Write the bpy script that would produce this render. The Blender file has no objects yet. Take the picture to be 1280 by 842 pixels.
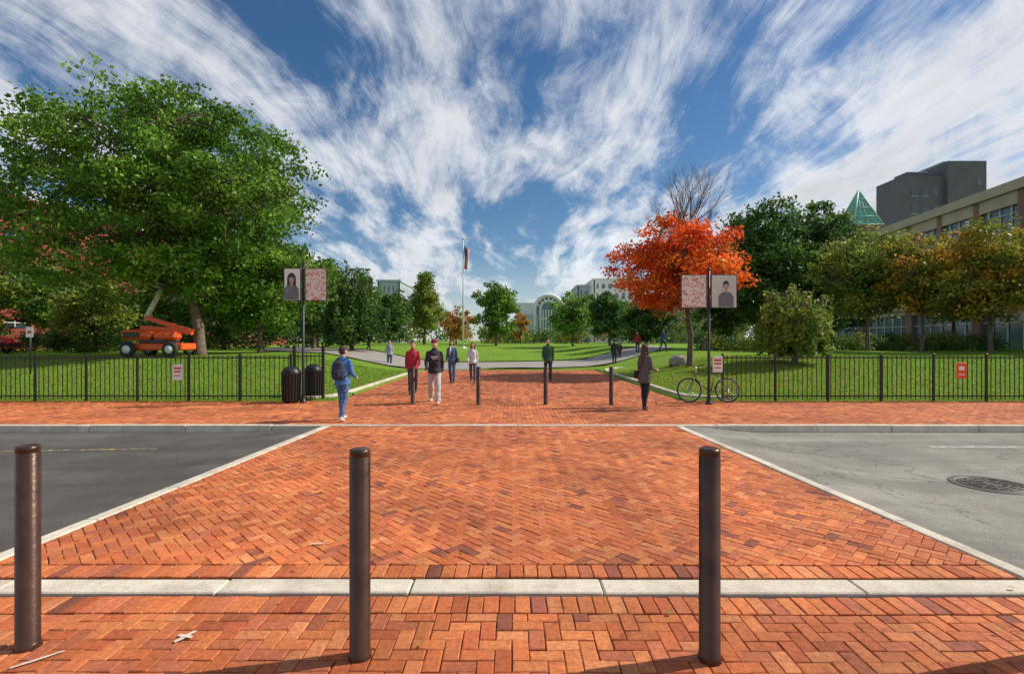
import bpy, math, random
import numpy as np
from mathutils import Vector, Matrix, noise as mnoise
random.seed(7)
F=640.0; CH=1.7; HY=425.0
def WX(px,d): return (px-640)/F*d
def WZ(py,d): return CH-(py-HY)/F*d
def lerp(a,b,t): return a+(b-a)*t
def ss(t):
    t=min(1,max(0,t)); return t*t*(3-2*t)
scene=bpy.context.scene
col=scene.collection

# ------------------------------------------------------------ terrain height
def gz(x,y):
    if y<14.4: return -0.30
    if y<29.2 and -4.95<x<4.75: return -0.06
    S=ss((y-14.5)/13.0)*ss((abs(x)-5.2)/7.0)
    C=ss((y-42)/60.0)
    base=0.05 if (y<30 or abs(x)>6) else 0.0
    return base+0.85*(S+(1-S)*C)

# ------------------------------------------------------------ materials
def newmat(name):
    m=bpy.data.materials.new(name); m.use_nodes=True
    nt=m.node_tree; b=nt.nodes['Principled BSDF']
    return m,nt,b
def noise(nt,scale,detail=4,rough=.55,coord=None,dist=0):
    n=nt.nodes.new('ShaderNodeTexNoise'); n.inputs['Scale'].default_value=scale
    n.inputs['Detail'].default_value=detail; n.inputs['Roughness'].default_value=rough
    n.inputs['Distortion'].default_value=dist
    if coord is not None: nt.links.new(coord,n.inputs['Vector'])
    return n
def maprange(nt,src,a,b,c,d):
    n=nt.nodes.new('ShaderNodeMapRange'); n.inputs[1].default_value=a; n.inputs[2].default_value=b
    n.inputs[3].default_value=c; n.inputs[4].default_value=d
    nt.links.new(src,n.inputs[0]); return n.outputs[0]
def mulcol(nt,c,f):
    n=nt.nodes.new('ShaderNodeVectorMath'); n.operation='SCALE'
    nt.links.new(c,n.inputs[0]); nt.links.new(f,n.inputs['Scale']); return n.outputs[0]
def mixcol(nt,fac,a,b):
    n=nt.nodes.new('ShaderNodeMix'); n.data_type='RGBA'
    nt.links.new(fac,n.inputs[0])
    if isinstance(a,tuple): n.inputs[6].default_value=(*a,1)
    else: nt.links.new(a,n.inputs[6])
    if isinstance(b,tuple): n.inputs[7].default_value=(*b,1)
    else: nt.links.new(b,n.inputs[7])
    return n.outputs[2]
def ocoord(nt):
    return nt.nodes.new('ShaderNodeTexCoord').outputs['Object']
def addbump(nt,b,h,strength,dist=.01):
    n=nt.nodes.new('ShaderNodeBump'); n.inputs['Strength'].default_value=strength
    n.inputs['Distance'].default_value=dist
    nt.links.new(h,n.inputs['Height']); nt.links.new(n.outputs[0],b.inputs['Normal'])
def M(name,c,rough=.8,var=.2,scale=4,bump=.0,bscale=60,metal=0,spec=None):
    m,nt,b=newmat(name); co=ocoord(nt)
    n=noise(nt,scale,6,.6,co)
    f=maprange(nt,n.outputs[0],.3,.7,1-var,1+var)
    rgb=nt.nodes.new('ShaderNodeRGB'); rgb.outputs[0].default_value=(*c,1)
    nt.links.new(mulcol(nt,rgb.outputs[0],f),b.inputs['Base Color'])
    b.inputs['Roughness'].default_value=rough; b.inputs['Metallic'].default_value=metal
    if spec is not None: b.inputs['Specular IOR Level'].default_value=spec
    if bump>0:
        n2=noise(nt,bscale,5,.6,co); addbump(nt,b,n2.outputs[0],bump)
    return m
def Mattr(name,rough=.8,dirt=.25,dscale=.8,bump=.3,bscale=90,trans=0,spec=.3):
    m,nt,b=newmat(name); co=ocoord(nt)
    at=nt.nodes.new('ShaderNodeAttribute'); at.attribute_name='Col'
    n=noise(nt,dscale,6,.65,co)
    f=maprange(nt,n.outputs[0],.3,.7,1-dirt,1+dirt)
    c=mulcol(nt,at.outputs['Color'],f)
    if bump>0:
        n3=noise(nt,32,5,.75,co); c=mulcol(nt,c,maprange(nt,n3.outputs[0],.3,.7,.62,1.3))
        n5=noise(nt,3.2,7,.7,co); c=mixcol(nt,maprange(nt,n5.outputs[0],.58,.85,0,.25),c,(.40,.22,.12))
        n6=noise(nt,4.5,6,.7,co); c=mulcol(nt,c,maprange(nt,n6.outputs[0],.28,.45,.62,1.0))
    nt.links.new(c,b.inputs['Base Color']); b.inputs['Roughness'].default_value=rough
    b.inputs['Specular IOR Level'].default_value=spec
    if bump>0:
        n2=noise(nt,bscale,4,.6,co); addbump(nt,b,n2.outputs[0],bump,.004)
    if trans>0:
        t=nt.nodes.new('ShaderNodeBsdfTranslucent'); nt.links.new(c,t.inputs[0])
        mx=nt.nodes.new('ShaderNodeMixShader'); mx.inputs[0].default_value=trans
        nt.links.new(b.outputs[0],mx.inputs[1]); nt.links.new(t.outputs[0],mx.inputs[2])
        nt.links.new(mx.outputs[0],nt.nodes['Material Output'].inputs[0])
    return m
def Mglass(name,c=(.03,.045,.06)):
    m,nt,b=newmat(name); co=ocoord(nt)
    n=noise(nt,.6,3,.5,co)
    nt.links.new(mixcol(nt,n.outputs[0],tuple(x*.5 for x in c),tuple(x*1.8 for x in c)),b.inputs['Base Color'])
    b.inputs['Roughness'].default_value=.08; b.inputs['Specular IOR Level'].default_value=.9
    return m
def Mbrickwall(name,c1,c2,mortar,sx=1.0):
    m,nt,b=newmat(name); co=ocoord(nt)
    sp=nt.nodes.new('ShaderNodeSeparateXYZ'); nt.links.new(co,sp.inputs[0])
    ad=nt.nodes.new('ShaderNodeMath'); nt.links.new(sp.outputs[0],ad.inputs[0]); nt.links.new(sp.outputs[1],ad.inputs[1])
    cb=nt.nodes.new('ShaderNodeCombineXYZ'); nt.links.new(ad.outputs[0],cb.inputs[0]); nt.links.new(sp.outputs[2],cb.inputs[1])
    t=nt.nodes.new('ShaderNodeTexBrick'); t.inputs['Scale'].default_value=1
    t.inputs['Brick Width'].default_value=.22; t.inputs['Row Height'].default_value=.075; t.inputs['Mortar Size'].default_value=.008
    t.inputs['Color1'].default_value=(*c1,1); t.inputs['Color2'].default_value=(*c2,1); t.inputs['Mortar'].default_value=(*mortar,1)
    nt.links.new(cb.outputs[0],t.inputs[0])
    n=noise(nt,.5,5,.6,co)
    nt.links.new(mulcol(nt,t.outputs[0],maprange(nt,n.outputs[0],.3,.7,.75,1.2)),b.inputs['Base Color'])
    b.inputs['Roughness'].default_value=.85
    return m

# ------------------------------------------------------------ mesh builder
def make_mesh(name,V,loops,starts,mi=None,cols=None,mats=(),smooth=None,loc=(0,0,0)):
    me=bpy.data.meshes.new(name)
    V=np.asarray(V,dtype=np.float32); loops=np.asarray(loops,dtype=np.int32); starts=np.asarray(starts,dtype=np.int32)
    me.vertices.add(len(V)); me.vertices.foreach_set('co',V.ravel())
    me.loops.add(len(loops)); me.loops.foreach_set('vertex_index',loops)
    me.polygons.add(len(starts)); me.polygons.foreach_set('loop_start',starts)
    for m in mats: me.materials.append(m)
    if mi is not None: me.polygons.foreach_set('material_index',np.asarray(mi,dtype=np.int32))
    if smooth is not None:
        me.polygons.foreach_set('use_smooth',np.asarray(smooth,dtype=bool))
    me.update(calc_edges=True)
    if cols is not None:
        a=me.attributes.new('Col','FLOAT_COLOR','FACE')
        c=np.ones((len(starts),4),dtype=np.float32); c[:,:3]=cols
        a.data.foreach_set('color',c.ravel())
    ob=bpy.data.objects.new(name,me); col.objects.link(ob); ob.location=loc
    return ob
class MB:
    def __init__(s): s.v=[];s.f=[];s.m=[];s.s=[];s.c=[]
    def add(s,vs,fs,mi=0,sm=False,c=None):
        o=len(s.v); s.v.extend([tuple(p) for p in vs])
        for f in fs:
            s.f.append([i+o for i in f]); s.m.append(mi); s.s.append(sm); s.c.append(c or (1,1,1))
    def box(s,c,d,mi=0,rz=0,bev=0,R=None):
        x,y,z=[k/2 for k in d]
        if bev>0:
            b=min(bev,x*.9,y*.9,z*.9)
            vs=[];
            for sx in(-1,1):
                for sy in(-1,1):
                    for sz in(-1,1):
                        vs+= [(sx*x,sy*(y-b),sz*(z-b)),(sx*(x-b),sy*y,sz*(z-b)),(sx*(x-b),sy*(y-b),sz*z)]
            def ix(sx,sy,sz,k): return ((sx>0)*4+(sy>0)*2+(sz>0))*3+k
            fs=[]
            for q in(-1,1):
                fs.append([ix(q,-1,-1,0),ix(q,1,-1,0),ix(q,1,1,0),ix(q,-1,1,0)])
                fs.append([ix(-1,q,-1,1),ix(1,q,-1,1),ix(1,q,1,1),ix(-1,q,1,1)])
                fs.append([ix(-1,-1,q,2),ix(1,-1,q,2),ix(1,1,q,2),ix(-1,1,q,2)])
            for a in(-1,1):
                for bb in(-1,1):
                    fs.append([ix(a,bb,-1,0),ix(a,bb,1,0),ix(a,bb,1,1),ix(a,bb,-1,1)])
                    fs.append([ix(a,-1,bb,0),ix(a,1,bb,0),ix(a,1,bb,2),ix(a,-1,bb,2)])
                    fs.append([ix(-1,a,bb,1),ix(1,a,bb,1),ix(1,a,bb,2),ix(-1,a,bb,2)])
                    for cc in(-1,1): fs.append([ix(a,bb,cc,0),ix(a,bb,cc,1),ix(a,bb,cc,2)])
        else:
            vs=[(a*x,b*y,cc*z) for a in(-1,1) for b in(-1,1) for cc in(-1,1)]
            fs=[[0,1,3,2],[4,6,7,5],[0,4,5,1],[2,3,7,6],[0,2,6,4],[1,5,7,3]]
        if R is None: R=Matrix.Rotation(rz,3,'Z')
        C=Vector(c)
        s.add([R@Vector(p)+C for p in vs],fs,mi)
    def beam(s,a,b,w,h,mi=0):
        a=Vector(a);b=Vector(b);t=(b-a);L=t.length
        R=t.to_track_quat('Y','Z').to_matrix()
        s.box((a+b)/2,(w,L,h),mi,R=R)
    def tube(s,pts,rad,mi=0,n=8,caps=True,sm=True,c=None):
        P=[Vector(p) for p in pts]; N=len(P)
        T=(P[-1]-P[0]).normalized(); ref=Vector((0,1,0)) if abs(T.y)<.8 else Vector((0,0,1))
        vs=[];fs=[]
        def ring(p,t,r):
            sd=t.cross(ref).normalized(); ot=sd.cross(t).normalized()
            rx,ry=(r if isinstance(r,(tuple,list)) else (r,r))
            for k in range(n):
                a=2*math.pi*k/n; vs.append(p+sd*(rx*math.cos(a))+ot*(ry*math.sin(a)))
        for i,p in enumerate(P):
            t=(P[min(i+1,N-1)]-P[max(i-1,0)]).normalized()
            ring(p,t,rad[i] if isinstance(rad,(list,)) else rad)
        for i in range(N-1):
            for k in range(n):
                fs.append([i*n+k,i*n+(k+1)%n,(i+1)*n+(k+1)%n,(i+1)*n+k])
        if caps:
            fs.append(list(range(n))[::-1]); fs.append([(N-1)*n+k for k in range(n)])
        s.add(vs,fs,mi,sm,c)
    def ell(s,c,r,mi=0,nu=12,nv=8,R=None,sm=True):
        C=Vector(c); vs=[];fs=[]
        if isinstance(r,(int,float)): r=(r,r,r)
        for j in range(nv+1):
            ph=math.pi*j/nv
            for i in range(nu):
                th=2*math.pi*i/nu
                p=Vector((r[0]*math.sin(ph)*math.cos(th),r[1]*math.sin(ph)*math.sin(th),r[2]*math.cos(ph)))
                if R is not None: p=R@p
                vs.append(C+p)
        for j in range(nv):
            for i in range(nu):
                a=j*nu+i;b=j*nu+(i+1)%nu
                if j==0: fs.append([a,b+nu,a+nu][::-1])
                elif j==nv-1: fs.append([a,b,a+nu][::-1])
                else: fs.append([a,b,b+nu,a+nu][::-1])
        s.add(vs,fs,mi,sm)
    def lathe(s,prof,c,n=24,mi=0,sm=True):
        C=Vector(c);vs=[];fs=[]
        for r,z in prof:
            for k in range(n):
                a=2*math.pi*k/n; vs.append(C+Vector((r*math.cos(a),r*math.sin(a),z)))
        for i in range(len(prof)-1):
            for k in range(n): fs.append([i*n+k,i*n+(k+1)%n,(i+1)*n+(k+1)%n,(i+1)*n+k])
        s.add(vs,fs,mi,sm)
    def torus(s,c,R,r,axis='Y',n=32,m=8,mi=0,Rm=None):
        C=Vector(c);vs=[];fs=[]
        for i in range(n):
            a=2*math.pi*i/n
            for j in range(m):
                b=2*math.pi*j/m
                q=Vector(((R+r*math.cos(b))*math.cos(a),r*math.sin(b),(R+r*math.cos(b))*math.sin(a)))
                if axis=='X': q=Vector((q.y,q.x,q.z))
                if axis=='Z': q=Vector((q.x,q.z,q.y))
                if Rm is not None: q=Rm@q
                vs.append(C+q)
        for i in range(n):
            for j in range(m): fs.append([i*m+j,((i+1)%n)*m+j,((i+1)%n)*m+(j+1)%m,i*m+(j+1)%m])
        s.add(vs,fs,mi,True)
    def xform(s,Mx):
        s.v=[tuple(Mx@Vector(p)) for p in s.v]
    def build(s,name,mats,loc=(0,0,0),usecol=False):
        loops=[i for f in s.f for i in f]; st=np.cumsum([0]+[len(f) for f in s.f])[:-1]
        return make_mesh(name,s.v if s.v else np.zeros((0,3)),loops,st,s.m,s.c if usecol else None,mats,s.s,loc)

# ------------------------------------------------------------ PEOPLE
def remesh(mb,voxel,smooth=4,wr=0):
    loops=[i for f in mb.f for i in f]; st=np.cumsum([0]+[len(f) for f in mb.f])[:-1]
    ob=make_mesh('tmp',mb.v,loops,st)
    r=ob.modifiers.new('r','REMESH'); r.mode='VOXEL'; r.voxel_size=voxel
    sm=ob.modifiers.new('s','SMOOTH'); sm.iterations=smooth; sm.factor=.5
    dg=bpy.context.evaluated_depsgraph_get(); e=ob.evaluated_get(dg); me=e.to_mesh()
    vs=[]
    for v in me.vertices:
        p=Vector(v.co)
        if wr:
            q=Vector((p.x*9,p.y*9,p.z*17)); k=mnoise.noise(q)+.5*mnoise.noise(q*2.1+Vector((3,1,7)))
            p=p+Vector(v.normal)*(k*wr)
        vs.append(tuple(p))
    fs=[list(p.vertices) for p in me.polygons]
    e.to_mesh_clear(); m=ob.data; bpy.data.objects.remove(ob); bpy.data.meshes.remove(m)
    return vs,fs
_mc={}
def cloth(c,r=.85):
    k=('c',c,r)
    if k not in _mc: _mc[k]=M('fabric_%d'%len(_mc),c,r,.22,9,.5,45)
    return _mc[k]
skinm=M('skin',(.60,.34,.24),.55,.08,12)
eyem=M('eye_white',(.6,.6,.6),.3,.02); pupm=M('pupil',(.02,.015,.01),.2,.02); lipm=M('lips',(.4,.15,.12),.5,.05)
shoem=M('shoe_leather',(.05,.04,.035),.6,.2,10); shoew=M('shoe_white',(.6,.6,.58),.6,.1,10)
blackm=M('black_fabric',(.03,.03,.034),.8,.3,10,.3)
def person(name,px,d,H,face,pose,top,legs,hair,shoes=shoem,skin=None,longhair=False,hat=None,backpack=None,coat=0,loose=1.0,extra=None,voxel=.016,dy=0,bag=None,zg=0.0,female=False):
    skin=skin or skinm
    sc=H/1.755; out=MB()
    p=dict(lt=0,lk=5,rt=0,rk=5,la=0,le=12,ra=0,re=12,lean=0,look=0,asp=.17); p.update(pose)
    r=math.radians
    def leg(sx,a,b):
        a=r(a);b=r(b); hip=Vector((sx*.085,0,0)); kn=hip+.43*Vector((sx*.02,math.sin(a),-math.cos(a)))
        an=kn+.41*Vector((0,math.sin(a-b),-math.cos(a-b))); return hip,kn,an,a-b
    L=[leg(-1,p['lt'],p['lk']),leg(1,p['rt'],p['rk'])]
    low=min(q[2].z for q in L); hz=-low+.085; up=Vector((0,0,hz))
    off=hz-.925
    L=[(a+up,b+up,c+up,t) for a,b,c,t in L]
    lean=r(p['lean'])
    def B(x,y,z):
        z+=off; dz=z-hz; return Vector((x,y+dz*math.sin(lean),hz+dz*math.cos(lean)))
    sw=.165 if not female else .145
    t=MB()
    for hip,kn,an,tt in L:
        k=loose
        t.tube([hip+Vector((0,0,.0)),lerp(hip,kn,.3),kn+Vector((0,.006,0)),lerp(kn,an,.35)+Vector((0,-.012,0)),an+Vector((0,-.003,-.02))],[.082,.082*k**.3,.062*k,.06*k,.05*k**1.6],n=14)
    t.tube([B(0,0,.85),B(0,-.005,.93),B(0,0,1.03)],[(.12,.095),(.158,.112),(.145,.1)],n=18)
    vs,fs=remesh(t,voxel,4,.011); out.add(vs,fs,0,True)
    t=MB(); hem=.835-coat
    w=1.0 if not female else .9
    pts=[B(0,.012,hem),B(0,.008,.90),B(0,0,.99),B(0,.005,1.12),B(0,.01,1.26),B(0,0,1.35),B(0,-.005,1.415),B(0,-.01,1.46),B(0,-.01,1.5)]
    rr=[(.186*w+coat*.12,.155+coat*.15),(.182*w+coat*.1,.148+coat*.08),(.168*w,.128),(.155*w,.12),(.17*w,.128),(.168*w,.118),(.125*w,.09),(.078,.072),(.062,.062)]
    t.tube(pts,rr,n=20)
    arms=[]
    for sx,a,e in((-1,p['la'],p['le']),(1,p['ra'],p['re'])):
        a=r(a)+0;e=r(e); sh=B(sx*sw,0,1.375)
        el=sh+.285*Vector((sx*p['asp'],math.sin(a),-math.cos(a))).normalized()
        wr=el+.245*Vector((-sx*.08,math.sin(a+e),-math.cos(a+e))).normalized()
        arms.append((sx,sh,el,wr))
        t.tube([B(sx*.08,0,1.405),sh,lerp(sh,el,.5),el,lerp(el,wr,.5),wr],[.045,.062,.056,.05,.046,.039],n=12)
    vs,fs=remesh(t,voxel,4,.013); out.add(vs,fs,1,True)
    out.torus(B(0,-.008,1.492),.062,.014,'Z',20,6,1)
    lk=Matrix.Rotation(r(-p['look']),3,'Z')
    hc=B(0,.01,1.62)
    def Hh(x,y,z): return hc+lk@Vector((x,y,z))
    t=MB()
    t.tube([B(0,-.012,1.43),B(0,-.008,1.5),Hh(0,-.01,-.04)],[.06,.052,.05],n=12)
    t.ell(Hh(0,-.008,.03),(.076,.094,.088),nu=18,nv=12); t.ell(Hh(0,.02,-.035),(.06,.07,.07),nu=16,nv=10)
    t.ell(Hh(0,.045,-.075),(.036,.036,.03)); t.tube([Hh(0,.085,.02),Hh(0,.112,-.025)],[.011,.017],n=8)
    for sx in(-1,1): t.ell(Hh(sx*.078,-.005,-.01),(.014,.026,.034))
    vs,fs=remesh(t,min(voxel,.0125),2); out.add(vs,fs,2,True)
    for sx in(-1,1):
        out.ell(Hh(sx*.031,.077,.012),(.012,.01,.006),4,8,6); out.ell(Hh(sx*.031,.085,.012),(.006,.005,.006),5,8,6)
        out.tube([Hh(sx*.015,.092,.033),Hh(sx*.048,.08,.034)],[.005,.004],3,6)
    out.tube([Hh(-.022,.084,-.058),Hh(0,.092,-.056),Hh(.022,.084,-.058)],[.004,.007,.004],6,6)
    t=MB(); t.ell(Hh(0,-.024,.05),(.087,.096,.088),nu=18,nv=12); t.ell(Hh(0,-.045,.0),(.083,.072,.08),nu=16,nv=10)
    t.ell(Hh(.02,.045,.1),(.055,.038,.027))
    if longhair:
        t.tube([Hh(0,-.05,.0),Hh(0,-.07,-.1),B(0,-.1,1.42),B(0,-.125,1.33)],[(.085,.05),(.09,.045),(.08,.04),(.045,.02)],n=14)
        for sx in(-1,1): t.tube([Hh(sx*.07,0,.05),Hh(sx*.085,0,-.06),B(sx*.085,.03,1.45)],[.03,.028,.02],n=8)
    if hat is None or longhair:
        vs,fs=remesh(t,min(voxel,.014),2,.006); out.add(vs,fs,3,True)
    if hat is not None:
        out.ell(Hh(0,-.012,.055),(.089,.105,.078),8,18,12); out.tube([Hh(0,.07,.06),Hh(0,.15,.048)],[(.06,.01),(.045,.006)],8,12)
        out.torus(Hh(0,-.012,.045),.088,.012,'Z',20,6,8)
    for sx,sh,el,wr in arms:
        dr=(wr-el).normalized(); side=Vector((0,1,0)) if abs(dr.y)<.8 else Vector((0,0,1))
        fw=(side-dr*side.dot(dr)).normalized(); inn=dr.cross(fw).normalized()*(1 if dr.cross(fw).x*sx<0 else -1)
        q=wr+dr*.05
        out.tube([wr-dr*.01,wr+dr*.025,q,wr+dr*.085],[(.022,.026),(.018,.034),(.016,.04),(.013,.036)] if abs(dr.y)<.8 else [.026,.03,.032,.026],2,10)
        for i,ln in enumerate((.066,.075,.07,.055)):
            b=wr+dr*.08+fw*(.028-.0185*i); k1=b+dr*ln*.45+inn*.006; k2=k1+(dr*.7+inn*.6).normalized()*ln*.32; k3=k2+(dr*.3+inn*.9).normalized()*ln*.28
            out.tube([b,k1,k2,k3],[.0095,.009,.008,.0065],2,6)
        b=wr+dr*.025+fw*.03; k=b+(dr*.6+fw*.7+inn*.3).normalized()*.035; out.tube([b,k,k+(dr*.9+inn*.4).normalized()*.03],[.012,.0105,.008],2,6)
    t=MB()
    for (hip,kn,an,tt) in L:
        pit=tt*.8 if tt<0 else tt*.45
        if tt>-.1 and an.z<.1: pit=0
        fd=Vector((0,math.cos(pit),math.sin(pit))); dn=Vector((0,math.sin(pit),-math.cos(pit)))
        hl=an+dn*.045-fd*.04
        t.tube([hl,hl+fd*.08,hl+fd*.16,hl+fd*.22],[(.036,.04),(.04,.042),(.045,.032),(.034,.022)],n=12)
        t.tube([an+dn*-.03,an+dn*.04],[.043,.042],n=10)
    vs,fs=remesh(t,min(voxel,.016),2); out.add(vs,fs,7,True)
    if backpack is not None:
        t=MB(); t.tube([B(0,-.19,.98),B(0,-.21,1.05),B(0,-.215,1.2),B(0,-.2,1.34),B(0,-.17,1.42)],[(.12,.07),(.155,.1),(.155,.105),(.14,.085),(.08,.04)],n=18)
        t.tube([B(0,-.31,1.03),B(0,-.325,1.12),B(0,-.3,1.2)],[(.1,.03),(.11,.035),(.1,.02)],n=12)
        vs,fs=remesh(t,voxel,2,.01); out.add(vs,fs,9,True)
        for sx in(-1,1): out.tube([B(sx*.1,-.14,1.42),B(sx*.115,-.02,1.47),B(sx*.125,.12,1.38),B(sx*.14,.12,1.2),B(sx*.16,-.02,1.08),B(sx*.12,-.14,1.02)],[(.012,.024)]*6,9,8)
    if bag is not None:
        out.tube([B(.12,-.02,1.45),B(0,.145,1.25),B(-.18,.12,1.0)],[.012]*3,10,6); out.tube([B(.12,-.02,1.45),B(0,-.145,1.25),B(-.18,-.1,1.0)],[.012]*3,10,6)
        out.box(B(-.235,.0,.93),(.1,.28,.2),10,bev=.035)
    if extra=='logo':
        out.box(B(0,.14,1.27),(.17,.012,.035),11,bev=.004); out.box(B(0,.14,1.22),(.12,.012,.022),11,bev=.004)
    if extra=='scarf':
        out.torus(B(0,.0,1.47),.075,.032,'Z',20,8,11); out.tube([B(.03,.1,1.46),B(.04,.145,1.3),B(.05,.15,1.15)],[(.03,.02)]*3,11,8)
    hm=cloth(hair)
    mats=[cloth(legs),cloth(top),skin,hm,eyem,pupm,lipm,shoes,cloth(hat) if hat else blackm,cloth(backpack) if backpack else blackm,cloth(bag) if bag else blackm,cloth((.6,.57,.52))]
    Mx=Matrix.Translation((WX(px,d),d,zg))@Matrix.Rotation(-r(face),4,'Z')@Matrix.Scale(sc,4)
    out.xform(Mx)
    return out.build(name,mats)

walk=dict(lt=24,lk=8,rt=-14,rk=26,la=-20,le=14,ra=22,re=22,lean=3)
walk2=dict(lt=-12,lk=24,rt=24,rk=6,la=22,le=24,ra=-18,re=10,lean=3)
small=dict(lt=12,lk=6,rt=-8,rk=16,la=-8,le=16,ra=10,re=25,lean=2)
person('walking_student',428,10.9,1.60,12,dict(lt=14,lk=6,rt=-8,rk=16,la=4,le=70,ra=6,re=60,lean=3,look=15),(.06,.18,.45),(.07,.14,.30),(.06,.035,.02),backpack=(.03,.035,.06),shoes=shoew)
person('walking_man',543,13.9,1.80,172,walk,(.03,.026,.034),(.50,.49,.48),(.03,.02,.015),hat=(.2,.02,.04),extra='logo',loose=1.25,shoes=shoew)
person('man_in_red_jacket',516,16.4,1.74,168,walk2,(.38,.02,.035),(.04,.04,.06),(.05,.03,.02),skin=skinm)
person('woman_with_scarf',565,20.4,1.74,185,small,(.06,.11,.2),(.06,.11,.24),(.04,.025,.015),longhair=True,female=True,extra='scarf',voxel=.02,bag=(.03,.02,.02))
person('woman_in_grey_shirt',591,20.8,1.68,180,walk,(.6,.62,.62),(.07,.09,.14),(.12,.07,.03),longhair=True,female=True,voxel=.02)
person('man_in_green_jacket',685,21.2,1.80,182,small,(.035,.10,.05),(.03,.03,.04),(.03,.02,.015),voxel=.02,coat=.06)
person('woman_in_grey_coat',806,12.6,1.62,48,dict(lt=10,lk=4,rt=-6,rk=12,la=2,le=80,ra=5,re=75,lean=1,look=10),(.10,.09,.085),(.015,.015,.018),(.09,.045,.02),longhair=True,female=True,coat=.12,bag=(.04,.03,.025))
person('pedestrian_in_grey',487,31,1.74,170,small,(.3,.33,.38),(.07,.09,.15),(.05,.03,.02),voxel=.026)
person('pedestrian_in_dark_coat',768,34,1.82,20,small,(.03,.035,.05),(.03,.03,.04),(.03,.02,.015),voxel=.026,coat=.1)
person('pedestrian_in_black',774,38,1.76,190,walk2,(.04,.04,.045),(.07,.08,.14),(.03,.02,.015),voxel=.026)
person('pedestrian_in_maroon',797,40,1.74,200,small,(.3,.03,.03),(.03,.03,.05),(.05,.03,.02),voxel=.026,zg=gz(9.8,40))
person('pedestrian_in_navy',829,38,1.74,160,walk,(.03,.05,.15),(.03,.03,.05),(.05,.03,.02),voxel=.026,zg=gz(11.2,38))
person('pedestrian_in_beige',461,40,1.7,120,walk2,(.45,.4,.3),(.03,.03,.05),(.05,.03,.02),voxel=.026,zg=gz(-11.2,40))

# ------------------------------------------------------------ GROUND
grassm,nt,b=newmat('grass'); co=ocoord(nt)
n1=noise(nt,.35,6,.6,co); n2=noise(nt,9,6,.7,co); n7=noise(nt,1.7,5,.7,co)
c=mixcol(nt,maprange(nt,n1.outputs[0],.35,.65,0,1),(.13,.26,.022),(.21,.34,.035))
c=mixcol(nt,maprange(nt,n7.outputs[0],.54,.72,0,.6),c,(.27,.29,.07))
c=mulcol(nt,c,maprange(nt,n2.outputs[0],.3,.7,.6,1.35)); nt.links.new(c,b.inputs['Base Color'])
b.inputs['Roughness'].default_value=.9; b.inputs['Specular IOR Level'].default_value=.1; n3=noise(nt,45,4,.7,co); addbump(nt,b,n3.outputs[0],.9,.04)
xs=sorted(set([-1500,-700,-350,-200,-140,-100,-80,-65,-55,-48]+list(range(-44,45))+[48,55,65,80,100,140,200,350,700,1500,-4.97,-4.93,4.73,4.77]))
ys=[-1500,-300,-60,0,14.38,14.42]+[15+i for i in range(55)]+[29.15,29.25]+[73+4*i for i in range(22)]+[170,200,260,350,500,800,1500]
ys=sorted(set(ys))
V=[(x,y,gz(x,y)) for y in ys for x in xs]; nx=len(xs)
q=[[j*nx+i,j*nx+i+1,(j+1)*nx+i+1,(j+1)*nx+i] for j in range(len(ys)-1) for i in range(nx-1)]
mb=MB(); mb.add(V,q,0,True); mb.build('ground',[grassm])

# ---- bricks
PAL=[(.60,.18,.062),(.54,.145,.05),(.48,.12,.045),(.63,.225,.09),(.57,.16,.055),(.52,.15,.07),(.61,.20,.07),(.56,.165,.06)]
DK=[(.27,.085,.05),(.34,.10,.06),(.38,.11,.05)]
rb=random.Random(3)
def clip(poly,reg):
    out=poly
    n=len(reg)
    for i in range(n):
        a=reg[i];b=reg[(i+1)%n]; ex,ey=b[0]-a[0],b[1]-a[1]
        inp=out;out=[]
        if not inp: return []
        for k in range(len(inp)):
            p=inp[k];q=inp[(k+1)%len(inp)]
            dp=ex*(p[1]-a[1])-ey*(p[0]-a[0]); dq=ex*(q[1]-a[1])-ey*(q[0]-a[0])
            if dp>=0: out.append(p)
            if (dp>=0)!=(dq>=0):
                t=dp/(dp-dq); out.append((p[0]+t*(q[0]-p[0]),p[1]+t*(q[1]-p[1])))
    return out
def area(p): return abs(sum(p[i][0]*p[(i+1)%len(p)][1]-p[(i+1)%len(p)][0]*p[i][1] for i in range(len(p))))/2
def shrink(poly,g):
    n=len(poly);res=[]
    for i in range(n):
        p0=poly[i-1];p1=poly[i];p2=poly[(i+1)%n]
        d1=(p1[0]-p0[0],p1[1]-p0[1]);d2=(p2[0]-p1[0],p2[1]-p1[1])
        l1=math.hypot(*d1) or 1e-6;l2=math.hypot(*d2) or 1e-6
        n1=(-d1[1]/l1,d1[0]/l1);n2=(-d2[1]/l2,d2[0]/l2)
        bx,by=n1[0]+n2[0],n1[1]+n2[1]; dd=max(.35,1+n1[0]*n2[0]+n1[1]*n2[1])
        res.append((p1[0]+bx*g/dd,p1[1]+by*g/dd))
    return res
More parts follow.
